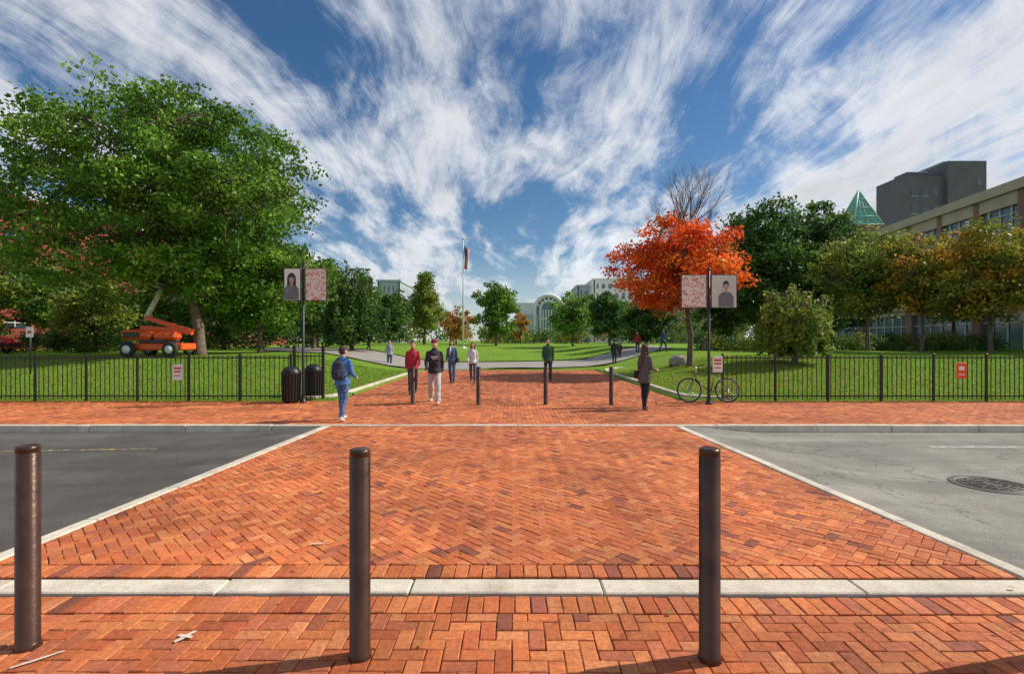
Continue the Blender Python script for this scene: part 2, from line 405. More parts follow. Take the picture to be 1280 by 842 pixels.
def brick(mb,poly,g=.0025,bev=.005,dark=.05):
    if area(poly)<.0012: return
    cx=sum(p[0] for p in poly)/len(poly); cy=sum(p[1] for p in poly)/len(poly)
    ja=rb.gauss(0,.010); jx,jy=rb.gauss(0,.001),rb.gauss(0,.001)
    if len(poly)==4: poly=[(cx+jx+(p[0]-cx)-(p[1]-cy)*ja,cy+jy+(p[1]-cy)+(p[0]-cx)*ja) for p in poly]
    a=shrink(poly,g); b2=shrink(poly,g+bev*rb.uniform(.5,1.4))
    # gentle settling of the paving
    und=.012*mnoise.noise(Vector((cx*.45,cy*.45,2.0)))
    z=rb.uniform(-.004,.001)+und-.004; tx,ty=rb.gauss(0,.011),rb.gauss(0,.011)
    n=len(poly)
    vs=[(p[0],p[1],z+(p[0]-cx)*tx+(p[1]-cy)*ty) for p in b2]+[(p[0],p[1],z-.004) for p in a]+[(p[0],p[1],-.035) for p in a]
    fs=[list(range(n))]+[[n+i,n+(i+1)%n,(i+1)%n,i] for i in range(n)]+[[2*n+i,2*n+(i+1)%n,n+(i+1)%n,n+i] for i in range(n)]
    # darkening patches follow wear zones: old/replaced brick areas
    zone=mnoise.noise(Vector((cx*.6+9,cy*.9,5.0)))
    c=rb.choice(DK) if rb.random()<dark*(1+2.5*max(0,zone)) else rb.choice(PAL); k=rb.uniform(.82,1.1)*(1+.22*zone); c=tuple(x*k for x in c)
    mb.add(vs,fs,0,False,c)
def herring(mb,reg,ang,W=.1,dark=.05):
    ca,sa=math.cos(ang),math.sin(ang)
    loc=[(p[0]*ca+p[1]*sa,-p[0]*sa+p[1]*ca) for p in reg]
    x0=int(min(p[0] for p in loc)/W)-3;x1=int(max(p[0] for p in loc)/W)+3;y0=int(min(p[1] for p in loc)/W)-3;y1=int(max(p[1] for p in loc)/W)+3
    for j in range(y0,y1):
        for i in range(x0,x1):
            c=(i-j)%4
            if c==0: w,h=2,1
            elif c==3: w,h=1,2
            else: continue
            P=[(i*W,j*W),((i+w)*W,j*W),((i+w)*W,(j+h)*W),(i*W,(j+h)*W)]
            P=[(x*ca-y*sa,x*sa+y*ca) for x,y in P]
            if max(p[1] for p in P)<min(p[1] for p in reg) or min(p[1] for p in P)>max(p[1] for p in reg): continue
            if max(p[0] for p in P)<min(p[0] for p in reg) or min(p[0] for p in P)>max(p[0] for p in reg): continue
            P=clip(P,reg)
            if len(P)>=3: brick(mb,P,dark=dark)
brickm=Mattr('brick_pavers',.8,.3,.6,.55,110,spec=.3)
def xl(y): return lerp(-3.96,-3.63,(y-3.956)/5.934)
def xr(y): return lerp(3.66,3.245,(y-3.75)/6.14)
mb=MB()
herring(mb,[(-8,.4),(8,.4),(8,3.19),(-8,3.19)],0,.094)
x=-8
while x<8:
    brick(mb,[(x,3.2),(x+.1,3.2),(x+.1,3.41),(x,3.41)]); x+=.1015
mb.build('near_sidewalk',[brickm],usecol=True)
mb=MB()
x=xl(3.7)
while x<xr(3.7)-.1:
    brick(mb,[(x,3.69),(x+.1,3.69),(x+.1,3.89),(x,3.89)]); x+=.1015
herring(mb,[(xl(3.9),3.9),(xr(3.9),3.9),(xr(10.17),10.17),(xl(10.17),10.17)],math.radians(45),.088,dark=.04)
mb.build('brick_crosswalk',[brickm],usecol=True)
mb=MB()
herring(mb,[(-27,10.36),(27,10.36),(27,14.36),(-27,14.36)],0,.1)
mb.build('far_sidewalk',[brickm],usecol=True)
mb=MB()
herring(mb,[(-4.95,14.37),(4.75,14.37),(4.75,29.3),(-4.95,29.3)],math.radians(45),.1,dark=.25)
mb.build('brick_path',[brickm],usecol=True)
bed,nt,b=newmat('brick_bedding'); co=ocoord(nt)
t=nt.nodes.new('ShaderNodeTexBrick'); t.inputs['Scale'].default_value=1; t.inputs['Brick Width'].default_value=.2; t.inputs['Row Height'].default_value=.1
t.inputs['Mortar Size'].default_value=.006; t.inputs['Color1'].default_value=(.45,.15,.07,1); t.inputs['Color2'].default_value=(.36,.11,.05,1); t.inputs['Mortar'].default_value=(.12,.08,.06,1)
nt.links.new(co,t.inputs[0]); n=noise(nt,40,5,.6,co)
nt.links.new(mulcol(nt,t.outputs[0],maprange(nt,n.outputs[0],.3,.7,.6,1.1)),b.inputs['Base Color']); b.inputs['Roughness'].default_value=.9
def sheet(name,poly,z,m):
    mb=MB(); mb.add([(p[0],p[1],z) for p in poly],[list(range(len(poly)))],0); return mb.build(name,[m])
sandm=M('joint_sand',(.15,.08,.05),.95,.4,14)
sheet('near_sidewalk_bed',[(-60,-8),(60,-8),(60,3.42),(-60,3.42)],-.024,sandm)
for s_ in(-1,1):
    sheet('sidewalk_extension',[(s_*8,-8),(s_*60,-8),(s_*60,3.42),(s_*8,3.42)][::s_],-.006,bed)
    sheet('sidewalk_extension',[(s_*27,10.34),(s_*90,10.34),(s_*90,14.4),(s_*27,14.4)][::s_],-.006,bed)
sheet('crosswalk_bed',[(xl(3.6),3.6),(xr(3.6),3.6),(xr(10.2),10.2),(xl(10.2),10.2)],-.024,sandm)
sheet('far_sidewalk_bed',[(-90,10.3),(90,10.3),(90,14.41),(-90,14.41)],-.024,sandm)
sheet('path_bed',[(-5,14.41),(4.8,14.41),(4.8,29.4),(-5,29.4)],-.024,sandm)

# granite
granm,nt,b=newmat('granite'); co=ocoord(nt)
at=nt.nodes.new('ShaderNodeAttribute'); at.attribute_name='Col'
n=noise(nt,140,3,.7,co); n2=noise(nt,2.5,6,.6,co); n8=noise(nt,9,6,.75,co)
c=mulcol(nt,at.outputs['Color'],maprange(nt,n.outputs[0],.35,.65,.7,1.25)); c=mulcol(nt,c,maprange(nt,n2.outputs[0],.3,.7,.72,1.15))
c=mixcol(nt,maprange(nt,n8.outputs[0],.52,.72,0,.6),c,(.36,.24,.15))
nt.links.new(c,b.inputs['Base Color']); b.inputs['Roughness'].default_value=.85; addbump(nt,b,n8.outputs[0],.6,.01)
def slabs(mb,a,b,w,z0,z1,L=1.6,cuts=None):
    a=Vector((*a,0));b=Vector((*b,0)); D=(b-a); T=D.length; D.normalize(); N=Vector((-D.y,D.x,0)); p=0; ang=math.atan2(D.y,D.x)
    while p<T-.02:
        l=min(rb.uniform(.8,1.15)*L,T-p); c=a+D*(p+l/2)+N*(w/2); k=rb.uniform(.85,1.1)
        o=len(mb.c); mb.box((c.x,c.y+rb.uniform(-.004,.004),(z0+z1)/2+rb.uniform(-.003,.003)),(l-.012,w-.006,z1-z0),0,ang+rb.gauss(0,.001),bev=.009)
        for i in range(o,len(mb.c)): mb.c[i]=(.68*k,.61*k,.50*k)
        p+=l
mb=MB()
slabs(mb,(-50,3.44),(50,3.44),.2,-.3,.006)
mb.build('granite_near_curb',[granm],usecol=True)
mb=MB(); slabs(mb,(xl(3.69)-.0,3.69),(xl(10.17),10.17),.14,-.2,.006,1.2); slabs(mb,(xr(3.69)+.14,3.69),(xr(10.17)+.14,10.17),.14,-.2,.006,1.2)
mb.build('granite_crosswalk_edging',[granm],usecol=True)
mb=MB(); slabs(mb,(-70,10.19),(70,10.19),.15,-.3,.006,1.8); mb.build('granite_far_curb',[granm],usecol=True)
mb=MB()
def kerbline(pts):
    for a,b2 in zip(pts[:-1],pts[1:]): slabs(mb,a,b2,.16,-.1,.12,1.5)
kerbline([(-6.3,14.42),(-5.6,14.5),(-5.2,14.9),(-5.05,15.6),(-5.05,27),(-5.4,28.6),(-6.3,30),(-8,31.4),(-11,33.5)])
kerbline([(11,33.5),(8,31.4),(6.1,30),(5.2,28.6),(4.9,27),(4.9,15.6),(5.05,14.9),(5.5,14.5),(6.2,14.42)])
mb.build('path_curb',[granm],usecol=True)

# ---- roads
def asphalt(name,c,crack=.3):
    m,nt,b=newmat(name); co=ocoord(nt)
    n=noise(nt,90,5,.85,co); n2=noise(nt,.8,7,.7,co); 
    rgb=nt.nodes.new('ShaderNodeRGB'); rgb.outputs[0].default_value=(*c,1)
    cc=mulcol(nt,rgb.outputs[0],maprange(nt,n.outputs[0],.3,.7,.35,1.75)); cc=mulcol(nt,cc,maprange(nt,n2.outputs[0],.3,.7,.7,1.3))
    mp=nt.nodes.new('ShaderNodeMapping'); mp.inputs['Scale'].default_value=(.05,.9,1); nt.links.new(co,mp.inputs[0])
    n9=noise(nt,1.5,5,.6,mp.outputs[0]); cc=mulcol(nt,cc,maprange(nt,n9.outputs[0],.3,.7,.75,1.25))
    n4=noise(nt,1.5,4,.6,co)
    ad=nt.nodes.new('ShaderNodeVectorMath'); nt.links.new(co,ad.inputs[0]); 
    sc=nt.nodes.new('ShaderNodeVectorMath'); sc.operation='SCALE'; nt.links.new(n4.outputs[1],sc.inputs[0]); sc.inputs['Scale'].default_value=1.1; nt.links.new(sc.outputs[0],ad.inputs[1])
    v=nt.nodes.new('ShaderNodeTexVoronoi'); v.feature='DISTANCE_TO_EDGE'; v.inputs['Scale'].default_value=.42; nt.links.new(ad.outputs[0],v.inputs['Vector'])
    f=maprange(nt,v.outputs['Distance'],0,.008,1-crack,1); cc=mulcol(nt,cc,f)
    nt.links.new(cc,b.inputs['Base Color']); b.inputs['Roughness'].default_value=.85; b.inputs['Specular IOR Level'].default_value=.3; addbump(nt,b,n.outputs[0],.9,.01); return m
asl=asphalt('asphalt_dark',(.105,.097,.09),.25); asr=asphalt('asphalt_grey',(.24,.225,.20),.5)
offs=[0,.3,.7,1.1,1.6,2.5,6,20,60,200]
def rz(t): return -.006-.13*ss(t/1.6)
for sgn,fn,m in((-1,lambda y:xl(y)-.14,asl),(1,lambda y:xr(y)+.14,asr)):
    V=[];q=[];Y=[3.64,5,6.5,8,9.2,10.2]
    for y in Y:
        for o in offs: V.append((fn(y)+sgn*o,y,rz(o)))
    n=len(offs)
    for j in range(len(Y)-1):
        for i in range(n-1):
            f=[j*n+i,j*n+i+1,(j+1)*n+i+1,(j+1)*n+i]; q.append(f if sgn>0 else f[::-1])
    mb=MB(); mb.add(V,q,0,True); mb.build('asphalt_road',[m])
def wornpaint(name,c,under,sc_=7,lo=.42,hi=.55):
    m,nt,b=newmat(name); co=ocoord(nt); n=noise(nt,sc_,7,.75,co)
    nt.links.new(mixcol(nt,maprange(nt,n.outputs[0],lo,hi,0,1),under,c),b.inputs['Base Color']); b.inputs['Roughness'].default_value=.8; return m
sheet('parking_line',[(7.2,8.75),(28,8.75),(28,8.85),(7.2,8.85)],rz(3)+.004,wornpaint('worn_white_line',(.55,.54,.5),(.24,.225,.2)))
chalk=wornpaint('chalk',(.7,.62,.55),(.5,.2,.1),60,.38,.5)
def mark(name,cx_,cy_,strokes):
    mb=MB()
    for i,(dx,dy,L_,w_,a) in enumerate(strokes):
        ca,sa=math.cos(a),math.sin(a); z=.0095+.0015*i
        pts=[(-L_/2,-w_*.4),(-L_*.1,-w_*.6),(L_/2,-w_*.2),(L_*.45,w_*.4),(0,w_*.5),(-L_*.48,w_*.3)]
        mb.add([(cx_+dx+x*ca-y*sa,cy_+dy+x*sa+y*ca,z) for x,y in pts],[[0,1,2,3,4,5]])
    mb.build(name,[chalk])
mark('chalk_mark',WX(232,2.93),2.93,[(0,0,.13,.03,1.1),(0,0,.1,.028,-.3)])
mark('chalk_mark',WX(48,2.72),2.72,[(0,0,.22,.022,.75)])
mark('chalk_mark',WX(397,4.27),4.27,[(0,0,.13,.022,.1)])
sheet('centre_line',[(-22,7.4),(-6.0,8.6),(-6.0,8.7),(-22,7.5)],rz(3)+.004,wornpaint('worn_yellow_line',(.5,.36,.1),(.105,.10,.095),9,.48,.6))
iron=M('cast_iron',(.10,.09,.08),.6,.3,20,.3,80,.4)
mb=MB(); cx_,cy_=WX(1240,6.5),6.5; zz=rz(3)
mb.lathe([(0.0,.012),(.33,.012),(.34,.008),(.345,.002),(.36,.002),(.37,.01),(.43,.01),(.44,.0)],(cx_,cy_,zz),40,0,False)
for r_ in (.08,.16,.24,.3): mb.torus((cx_,cy_,zz+.013),r_,.008,'Z',32,6)
for k in range(12):
    a=k*math.pi/6; mb.box((cx_+.2*math.cos(a),cy_+.2*math.sin(a),zz+.015),(.2,.02,.01),0,a)
mb.build('manhole_cover',[iron])

# ---- oval lawn & ring path
concm=M('concrete_path',(.30,.28,.25),.85,.15,1.5,.2,60)
ecx,ecy=-4,72
def ellsheet(name,r0,r1,off,m,rings,nseg=96):
    V=[];q=[]
    for j in range(rings+1):
        t=j/rings
        rx=lerp(r0[0],r1[0],t);ry=lerp(r0[1],r1[1],t)
        for k in range(nseg):
            a=2*math.pi*k/nseg; x=ecx+rx*math.cos(a);y=ecy+ry*math.sin(a); V.append((x,y,gz(x,y)+off))
    for j in range(rings):
        for k in range(nseg): q.append([j*nseg+k,(j+1)*nseg+k,(j+1)*nseg+(k+1)%nseg,j*nseg+(k+1)%nseg])
    mb=MB(); mb.add(V,q,0,True); return mb.build(name,[m])
ellsheet('oval_path',(19.8,33.8),(23,43),.07,concm,8)
ellsheet('oval_lawn',(.2,.3),(20,34),.14,grassm,22)

# ---- grass blades
rng=np.random.default_rng(5)
leafm=Mattr('leaves',.55,.1,.3,0,trans=.36,spec=.25)
def blades(name,regs,N):
    P=[];
    for (x0,x1,y0,y1,w) in regs:
        k=int(N*w); u=rng.random(k); y=y0*(y1/y0)**u
        x=rng.uniform(x0,x1,k); P.append(np.stack([x,y],1))
    P=np.concatenate(P); n=len(P)
    z=np.array([gz(a,b) for a,b in P])
    h=rng.uniform(.03,.085,n); w=rng.uniform(.006,.014,n)*(1+(P[:,1]-14)/14); a=rng.uniform(0,2*np.pi,n)
    dx=np.cos(a)*w;dy=np.sin(a)*w; lx=rng.normal(0,.025,n);ly=rng.normal(0,.025,n)
    V=np.empty((n,3,3)); V[:,0]=np.stack([P[:,0]-dx,P[:,1]-dy,z-.01],1);V[:,1]=np.stack([P[:,0]+dx,P[:,1]+dy,z-.01],1);V[:,2]=np.stack([P[:,0]+lx,P[:,1]+ly,z+h],1)
    c=np.array([.19,.33,.03])*rng.uniform(.6,1.4,(n,1)); dry=rng.random(n)<.12; c[dry]=np.array([.36,.33,.1])
    make_mesh(name,V.reshape(-1,3),np.arange(3*n),np.arange(0,3*n,3),None,c,[leafm])
blades('lawn_grass',[(-30,-5.3,14.45,27,.5),(5.1,30,14.45,27,.5)],140000)
def fallen(name,N,fn,palette,size=.05):
    P=np.array([fn() for _ in range(N)]); n=len(P)
    z=np.array([ (gz(a,b)+.05 if (b>14.4 and not(-4.95<a<4.75 and b<29.2)) else .010) for a,b in P])
    s=rng.uniform(.5,1.3,n)*size; a=rng.uniform(0,6.28,n)
    V=np.empty((n,4,3))
    for k in range(4):
        r_=s*(1 if k%2==0 else .6); V[:,k,0]=P[:,0]+r_*np.cos(a+k*np.pi/2);V[:,k,1]=P[:,1]+r_*np.sin(a+k*np.pi/2);V[:,k,2]=z+rng.uniform(0,.02,n)
    c=np.array(palette)[rng.integers(0,len(palette),n)]*rng.uniform(.7,1.2,(n,1))
    make_mesh(name,V.reshape(-1,3),np.arange(4*n),np.arange(0,4*n,4),None,c,[leafm])
AUT=[(.6,.2,.04),(.55,.28,.05),(.45,.12,.03),(.5,.38,.08)]
def f1():
    while True:
        x,y=random.gauss(9,4.5),random.gauss(20,4.5)
        if x>5.1 and 14.5<y<32: return (x,y)
def f2(): return (random.uniform(-30,-5.2),14.5+abs(random.gauss(0,5)))
fallen('fallen_maple_leaves',3600,f1,AUT); fallen('fallen_leaves',2400,f2,AUT,.045)
fallen('fallen_leaves_on_sidewalk',1100,lambda:(random.gauss(-9,6),14.3-abs(random.gauss(0,.6))),AUT,.04)
fallen('fallen_leaves_on_sidewalk',600,lambda:(random.gauss(8,5),14.3-abs(random.gauss(0,.5))),AUT,.035)
fallen('fallen_leaves_on_paving',130,lambda:(random.uniform(-5,5),random.uniform(2,14)),AUT,.022)

# ------------------------------------------------------------ TREES
barkm=M('bark',(.14,.105,.08),.9,.35,6,.8,25)
def leafquads(C,size,cols,bias=.6,elong=1.0):
    n=len(C); N=rng.normal(size=(n,3)); N[:,2]+=bias; N/=np.linalg.norm(N,axis=1,keepdims=True)
    A=np.cross(N,rng.normal(size=(n,3))); A/=np.linalg.norm(A,axis=1,keepdims=True)+1e-9
    B=np.cross(N,A); s=(size*rng.uniform(.65,1.3,n))[:,None]
    V=np.stack([C-B*s*.62*elong,C+A*s*.4,C+B*s*.62*elong,C-A*s*.4],1)
    return V.reshape(-1,3)
def finish_tree(name,tb,LV,LC,mats):
    Vt=np.array(tb.v,dtype=np.float32).reshape(-1,3); o=len(Vt)
    loops=[i for f in tb.f for i in f]; lens=[len(f) for f in tb.f]
    nl=len(LV)//4
    loops=np.concatenate([np.array(loops,dtype=np.int32),np.arange(4*nl,dtype=np.int32)+o])
    lens=np.concatenate([np.array(lens,dtype=np.int32),np.full(nl,4,dtype=np.int32)])
    st=np.concatenate([[0],np.cumsum(lens)[:-1]])
    mi=np.concatenate([np.zeros(len(tb.f)),np.ones(nl)]); sm=np.concatenate([np.ones(len(tb.f)),np.zeros(nl)])
    cols=np.concatenate([np.ones((len(tb.f),3))*.5,LC])
    return make_mesh(name,np.concatenate([Vt,LV]),loops,st,mi,cols,mats,sm)
def tree(name,px,d,top,bot,hw,pal,ncl=120,nl=90,leaf=.2,seed=1,shape='round',cpx=None,trunk=None,weep=False,cr=None,bare=0,fill=.5,ydepth=1.0,k0=.76,flat=.6):
    R=random.Random(seed); x0=WX(px,d); z0=gz(x0,d); zt=WZ(top,d); zb=WZ(bot,d); rx=hw*d/F
    cx=WX(cpx if cpx is not None else px,d); cz=(zt+zb)/2; rz_=(zt-zb)/2; H=zt-z0
    tr=trunk or H*.022
    if cr is None: cr=max(.45,min(1.15,rx*.27))
    lob=[(Vector((R.gauss(0,1),R.gauss(0,1),R.gauss(0,1))).normalized(),R.uniform(.08,.26)) for _ in range(14)]
    cl=[]; tries=0
    while len(cl)<ncl and tries<ncl*60:
        tries+=1
        dv=Vector((R.gauss(0,1),R.gauss(0,1),R.gauss(0,1))).normalized()
        k=k0+max(a*max(0,dv.dot(l))**5 for l,a in lob)
        rr=R.random()**fill*k
        p=dv*rr; zz=p.z
        if shape=='cone': s_=1.0-.62*(zz+.6) if zz>-.6 else 1.0; s_=max(.15,min(1.1,s_))
        else: s_=1.0
        q=Vector((cx+p.x*rx*s_,d+p.y*rx*s_*ydepth,cz+zz*rz_*1.04))
        if q.z-cr*.5<zb and R.random()<.6: continue
        cl.append(q)
    tb=MB()
    zf=zb+(zt-zb)*.12; tp=[Vector((x0,d,z0-.2)),Vector((x0+R.uniform(-.03,.03)*H*.3,d,lerp(z0,zf,.5))),Vector((lerp(x0,cx,.3),d,zf)),Vector((lerp(x0,cx,.7),d+R.uniform(-.2,.2),lerp(zf,zt,.35))),Vector((cx,d,lerp(zf,zt,.8)))]
    tb.tube([tp[0],tp[0]+Vector((0,0,.35)),tp[1],tp[2],tp[3],tp[4]],[tr*1.5,tr*1.1,tr*.95,tr*.8,tr*.45,tr*.12],0,10)
    nodes=[]
    for t_ in (0,.33,.66,1): nodes.append((lerp(tp[2],tp[3],t_),tr*.4)); nodes.append((lerp(tp[3],tp[4],t_),tr*.2))
    nlimb=9 if ncl>100 else 6
    for k in range(nlimb):
        a=2*math.pi*(k+R.random()*.6)/nlimb; st_=lerp(tp[2],tp[3],R.random()*.9); el=R.uniform(-.15,.75)
        e=Vector((cx+math.cos(a)*rx*.62*math.cos(el),d+math.sin(a)*rx*.62*math.cos(el),cz+rz_*.7*math.sin(el)))
        m1=lerp(st_,e,.45)+Vector((0,0,.08*H)); pts=[st_,lerp(st_,m1,.5)+Vector((R.uniform(-.1,.1),R.uniform(-.1,.1),0)),m1,lerp(m1,e,.5),e]
        tb.tube(pts,[tr*.5,tr*.4,tr*.3,tr*.2,tr*.08],0,7)
        for i_ in range(1,5): nodes.append((pts[i_],tr*.2)); nodes.append((lerp(pts[i_-1],pts[i_],.5),tr*.22))
    for q in cl:
        nn,r_=min(nodes,key=lambda n_:(n_[0]-q).length+max(0,n_[0].z-q.z)*.6)
        if (nn-q).length>.3:
            m_=lerp(nn,q,.5)+Vector((R.uniform(-.15,.15),R.uniform(-.15,.15),.12*(nn-q).length))
            tb.tube([nn,m_,q],[min(r_,.05+.02*tr),min(r_,.03),.01],0,4,False)
    if bare:
        def br(p,dv,L,r_,n_):
            e=p+dv*L; tb.tube([p,lerp(p,e,.5)+Vector((R.uniform(-.06,.06)*L,R.uniform(-.06,.06)*L,0)),e],[r_,r_*.8,r_*.55],0,5,False)
            if n_>0:
                for _ in range(3 if n_>1 else 4):
                    d2=(dv+Vector((R.gauss(0,.34),R.gauss(0,.34),R.uniform(.0,.35)))).normalized(); br(lerp(p,e,R.uniform(.45,1)),d2,L*R.uniform(.5,.8),r_*.5,n_-1)
        for k in range(12):
            br(lerp(tp[3],tp[4],R.random()),Vector((R.gauss(.05,.34),R.gauss(0,.3),1)).normalized(),bare*.4,.038,4)
    LV=[];LC=[]
    pal=np.array(pal)
    for q in cl:
        n=int(nl*R.uniform(.6,1.3)); s_=cr*R.uniform(.6,1.2)
        g=rng.normal(size=(n,3)); g/=np.linalg.norm(g,axis=1,keepdims=True); g*=(rng.random((n,1))**.5)*s_*rng.uniform(.8,1.25,(n,1)); g[:,2]*=flat
        if weep:
            g[:,0]*=.5;g[:,1]*=.5; g[:,2]=-rng.random(n)*(q.z-zb)*R.uniform(.4,1.0)
        C=np.array(q)+g
        if weep: C[:,2]=np.maximum(C[:,2],zb-.3+rng.random(n)*.5)
        base=pal[R.randrange(len(pal))]*R.uniform(.72,1.25)
        LV.append(leafquads(C,leaf,None,.5)); LC.append(base*rng.uniform(.65,1.35,(n,1)))
    return finish_tree(name,tb,np.concatenate(LV),np.concatenate(LC),[barkm,leafm])
G1=[(.125,.25,.03),(.16,.30,.035),(.09,.19,.025),(.20,.33,.045)]
G2=[(.085,.17,.04),(.12,.22,.042),(.07,.14,.032)]
G3=[(.22,.29,.05),(.30,.33,.05),(.15,.24,.04)]
YO=[(.46,.37,.05),(.26,.28,.04),(.55,.30,.045),(.2,.23,.035)]
OR=[(.85,.19,.035),(.78,.13,.025),(.85,.27,.04),(.65,.09,.02)]
tree('honey_locust_tree',250,27,98,408,192,G1,620,130,.17,11,'round',cpx=215,trunk=.28,cr=1.05,fill=.40,k0=.78,flat=.5)
tree('green_tree',-10,36,285,430,62,G3,90,80,.22,2)
tree('green_tree',70,38,325,432,62,G1,100,80,.22,5)
tree('green_tree',120,34,345,432,50,G3,80,80,.2,51)
tree('green_tree',165,42,330,432,65,G2,90,80,.24,6)
tree('green_tree',325,32,288,420,86,G1,230,90,.2,8,trunk=.15)
tree('green_tree',280,44,330,430,60,G2,90,90,.25,9)
tree('green_tree',392,44,312,430,50,G2,140,90,.25,10)
tree('weeping_tree',440,38,318,432,48,G2,150,120,.19,4,weep=True)
tree('dark_green_tree',487,66,360,430,34,G2,100,80,.30,14)
tree('yellowing_tree',531,74,332,426,33,G3,130,80,.30,15,'cone')
tree('orange_tree',570,92,384,426,26,[(.45,.22,.05),(.5,.28,.06)],60,60,.34,16)
tree('round_green_tree',620,84,353,426,33,G1,120,80,.32,17)
tree('orange_tree',651,98,388,426,15,[(.6,.27,.05),(.5,.35,.07)],40,50,.36,18)
tree('light_green_tree',716,74,361,426,34,[(.24,.38,.07),(.18,.3,.05)],110,80,.30,19)
tree('dark_green_tree',762,62,364,428,34,G2,110,80,.3,20)
tree('dark_green_tree',808,52,366,430,38,G2,110,80,.28,21)
tree('orange_maple_tree',862,25,266,398,88,OR,230,110,.135,23,'round',cpx=850,trunk=.14,bare=4.6,fill=.45,k0=.78,cr=.7)
tree('tall_dark_tree',948,44,243,422,64,G2,220,90,.26,24,fill=.45)
tree('tall_dark_tree',1015,46,236,422,60,G2,220,90,.26,25,fill=.45)
tree('green_tree',905,50,330,428,45,G2,100,80,.28,41)
tree('weeping_tree',993,23,343,447,56,G3,130,120,.14,26,weep=True,trunk=.12)
tree('olive_tree',1085,37,278,405,66,G3,170,90,.2,27,trunk=.14)
tree('olive_tree',1040,52,320,428,52,G2,100,80,.28,42)
tree('yellowing_tree',1152,34,288,403,64,YO,170,90,.18,28,trunk=.12)
tree('yellowing_tree',1238,31,268,408,74,YO,210,90,.18,29,trunk=.13)
tree('olive_tree',1192,44,312,414,54,G3,110,80,.25,43,trunk=.14)
tree('olive_tree',1310,34,290,398,60,YO,90,80,.2,30,trunk=.13)
def mass(name,items,pal,leaf,seed):
    R=random.Random(seed); LV=[];LC=[];tb=MB(); P=np.array(pal)
    for (x,y,z,r_,n) in items:
        g=rng.normal(size=(n,3)); g/=np.linalg.norm(g,axis=1,keepdims=True); g*=(rng.random((n,1))**.4)*r_
        g[:,2]*=.8
        LV.append(leafquads(np.array([x,y,z])+g,leaf,None,.4)); LC.append(P[R.randrange(len(P))]*R.uniform(.7,1.2)*rng.uniform(.7,1.3,(n,1)))
    tb.tube([(items[0][0],items[0][1],0),(items[0][0],items[0][1],2)],[.2,.1])
    finish_tree(name,tb,np.concatenate(LV),np.concatenate(LC),[barkm,leafm])
R=random.Random(4); it=[]
for k in range(560):
    x=R.uniform(-100,100);y=R.uniform(112,135); q_=x/y*640
    if 0<q_<85: h=R.uniform(1.2,2.4)
    elif q_<0: h=R.uniform(1.5,4.5+6*ss(-(q_+50)/60)+1.5*math.sin(q_*.07))
    else: h=R.uniform(1.5,8.0)
    it.append((x,y,h+.6,R.uniform(1.5,2.8),75))
mass('distant_trees',it,G2+G3+[(.35,.2,.05)],.5,1)
it=[]
for k in range(120):
    x=R.uniform(-40,-24);it.append((x,R.uniform(33,36),gz(x,34)+R.uniform(.2,1.2),.6,110))
mass('hedge',it,G2,.13,2)
it=[]
for k in range(130):
    x=R.uniform(14,38);it.append((x,R.uniform(38,41),gz(x,38)+R.uniform(.2,1.0),.7,90))
mass('hedge',it,G2+G3,.16,3)
it=[]
for k in range(200):
    x=R.uniform(-38,-15);it.append((x,R.uniform(48,54),gz(x,50)+R.uniform(.2,4.2),1.1,90))
mass('shrubs',it,G2,.24,4)

# ------------------------------------------------------------ STREET OBJECTS
brz=M('bronze_paint',(.075,.036,.023),.30,.4,7,.2,30,.35)
def bollard(x,y,h):
    mb=MB(); r_=.055
    mb.lathe([(0,h),(r_*.75,h-.001),(r_*.93,h-.005),(r_,h-.014),(r_,h-.035),(r_-.002,h-.037),(r_-.002,h-.041),(r_,h-.043),(r_,.03),(r_+.001,.029),(r_+.005,.018),(r_+.007,.002),(r_+.007,-.03)],(x,y,0),36)
    mb.build('bollard',[brz])
for px,d,h in((35,2.84,1.12),(450,2.754,1.12),(887,2.745,1.125)): bollard(WX(px,d),d,h)
bollard(WX(1330,2.78),2.78,1.12)
for px in(516,598,682,764): bollard(WX(px,13.55),13.55,1.0)

fencem=M('black_iron_paint',(.015,.015,.016),.45,.2,20)
def fence(x0,x1,y,h=1.30):
    mb=MB(); n=int(round(abs(x1-x0)/1.45)); 
    for i in range(n+1):
        x=lerp(x0,x1,i/n); mb.box((x,y,h/2-.1),(.05,.05,h+.2),0); mb.box((x,y,h+.012),(.065,.065,.024),0,bev=.008)
    mb.box(((x0+x1)/2,y,h-.09),(abs(x1-x0),.03,.035)); mb.box(((x0+x1)/2,y,.14),(abs(x1-x0),.03,.035))
    k=x0
    while k<x1:
        mb.box((k,y,(h-.04+.04)/2),(.017,.017,h-.1)); mb.tube([(k,y,h-.05),(k,y,h+.0)],[.013,.002],0,4); k+=.132
    return mb.build('iron_fence',[fencem])
fence(-32,-6.2,14.35); fence(5.9,34,14.35)
mb=MB()
for x,y in((-6.1,14.35),(-5.35,14.5)): mb.box((x,y,.72),(.07,.07,1.55)); mb.ell((x,y,1.53),.05)
for k in range(6): mb.box((-6.0+k*.11,14.37+k*.02,.7),(.017,.017,1.3))
mb.beam((-6.1,14.35,1.25),(-5.35,14.5,1.25),.03,.035); mb.beam((-6.1,14.35,.15),(-5.35,14.5,.15),.03,.035)
mb.build('iron_gate',[fencem])

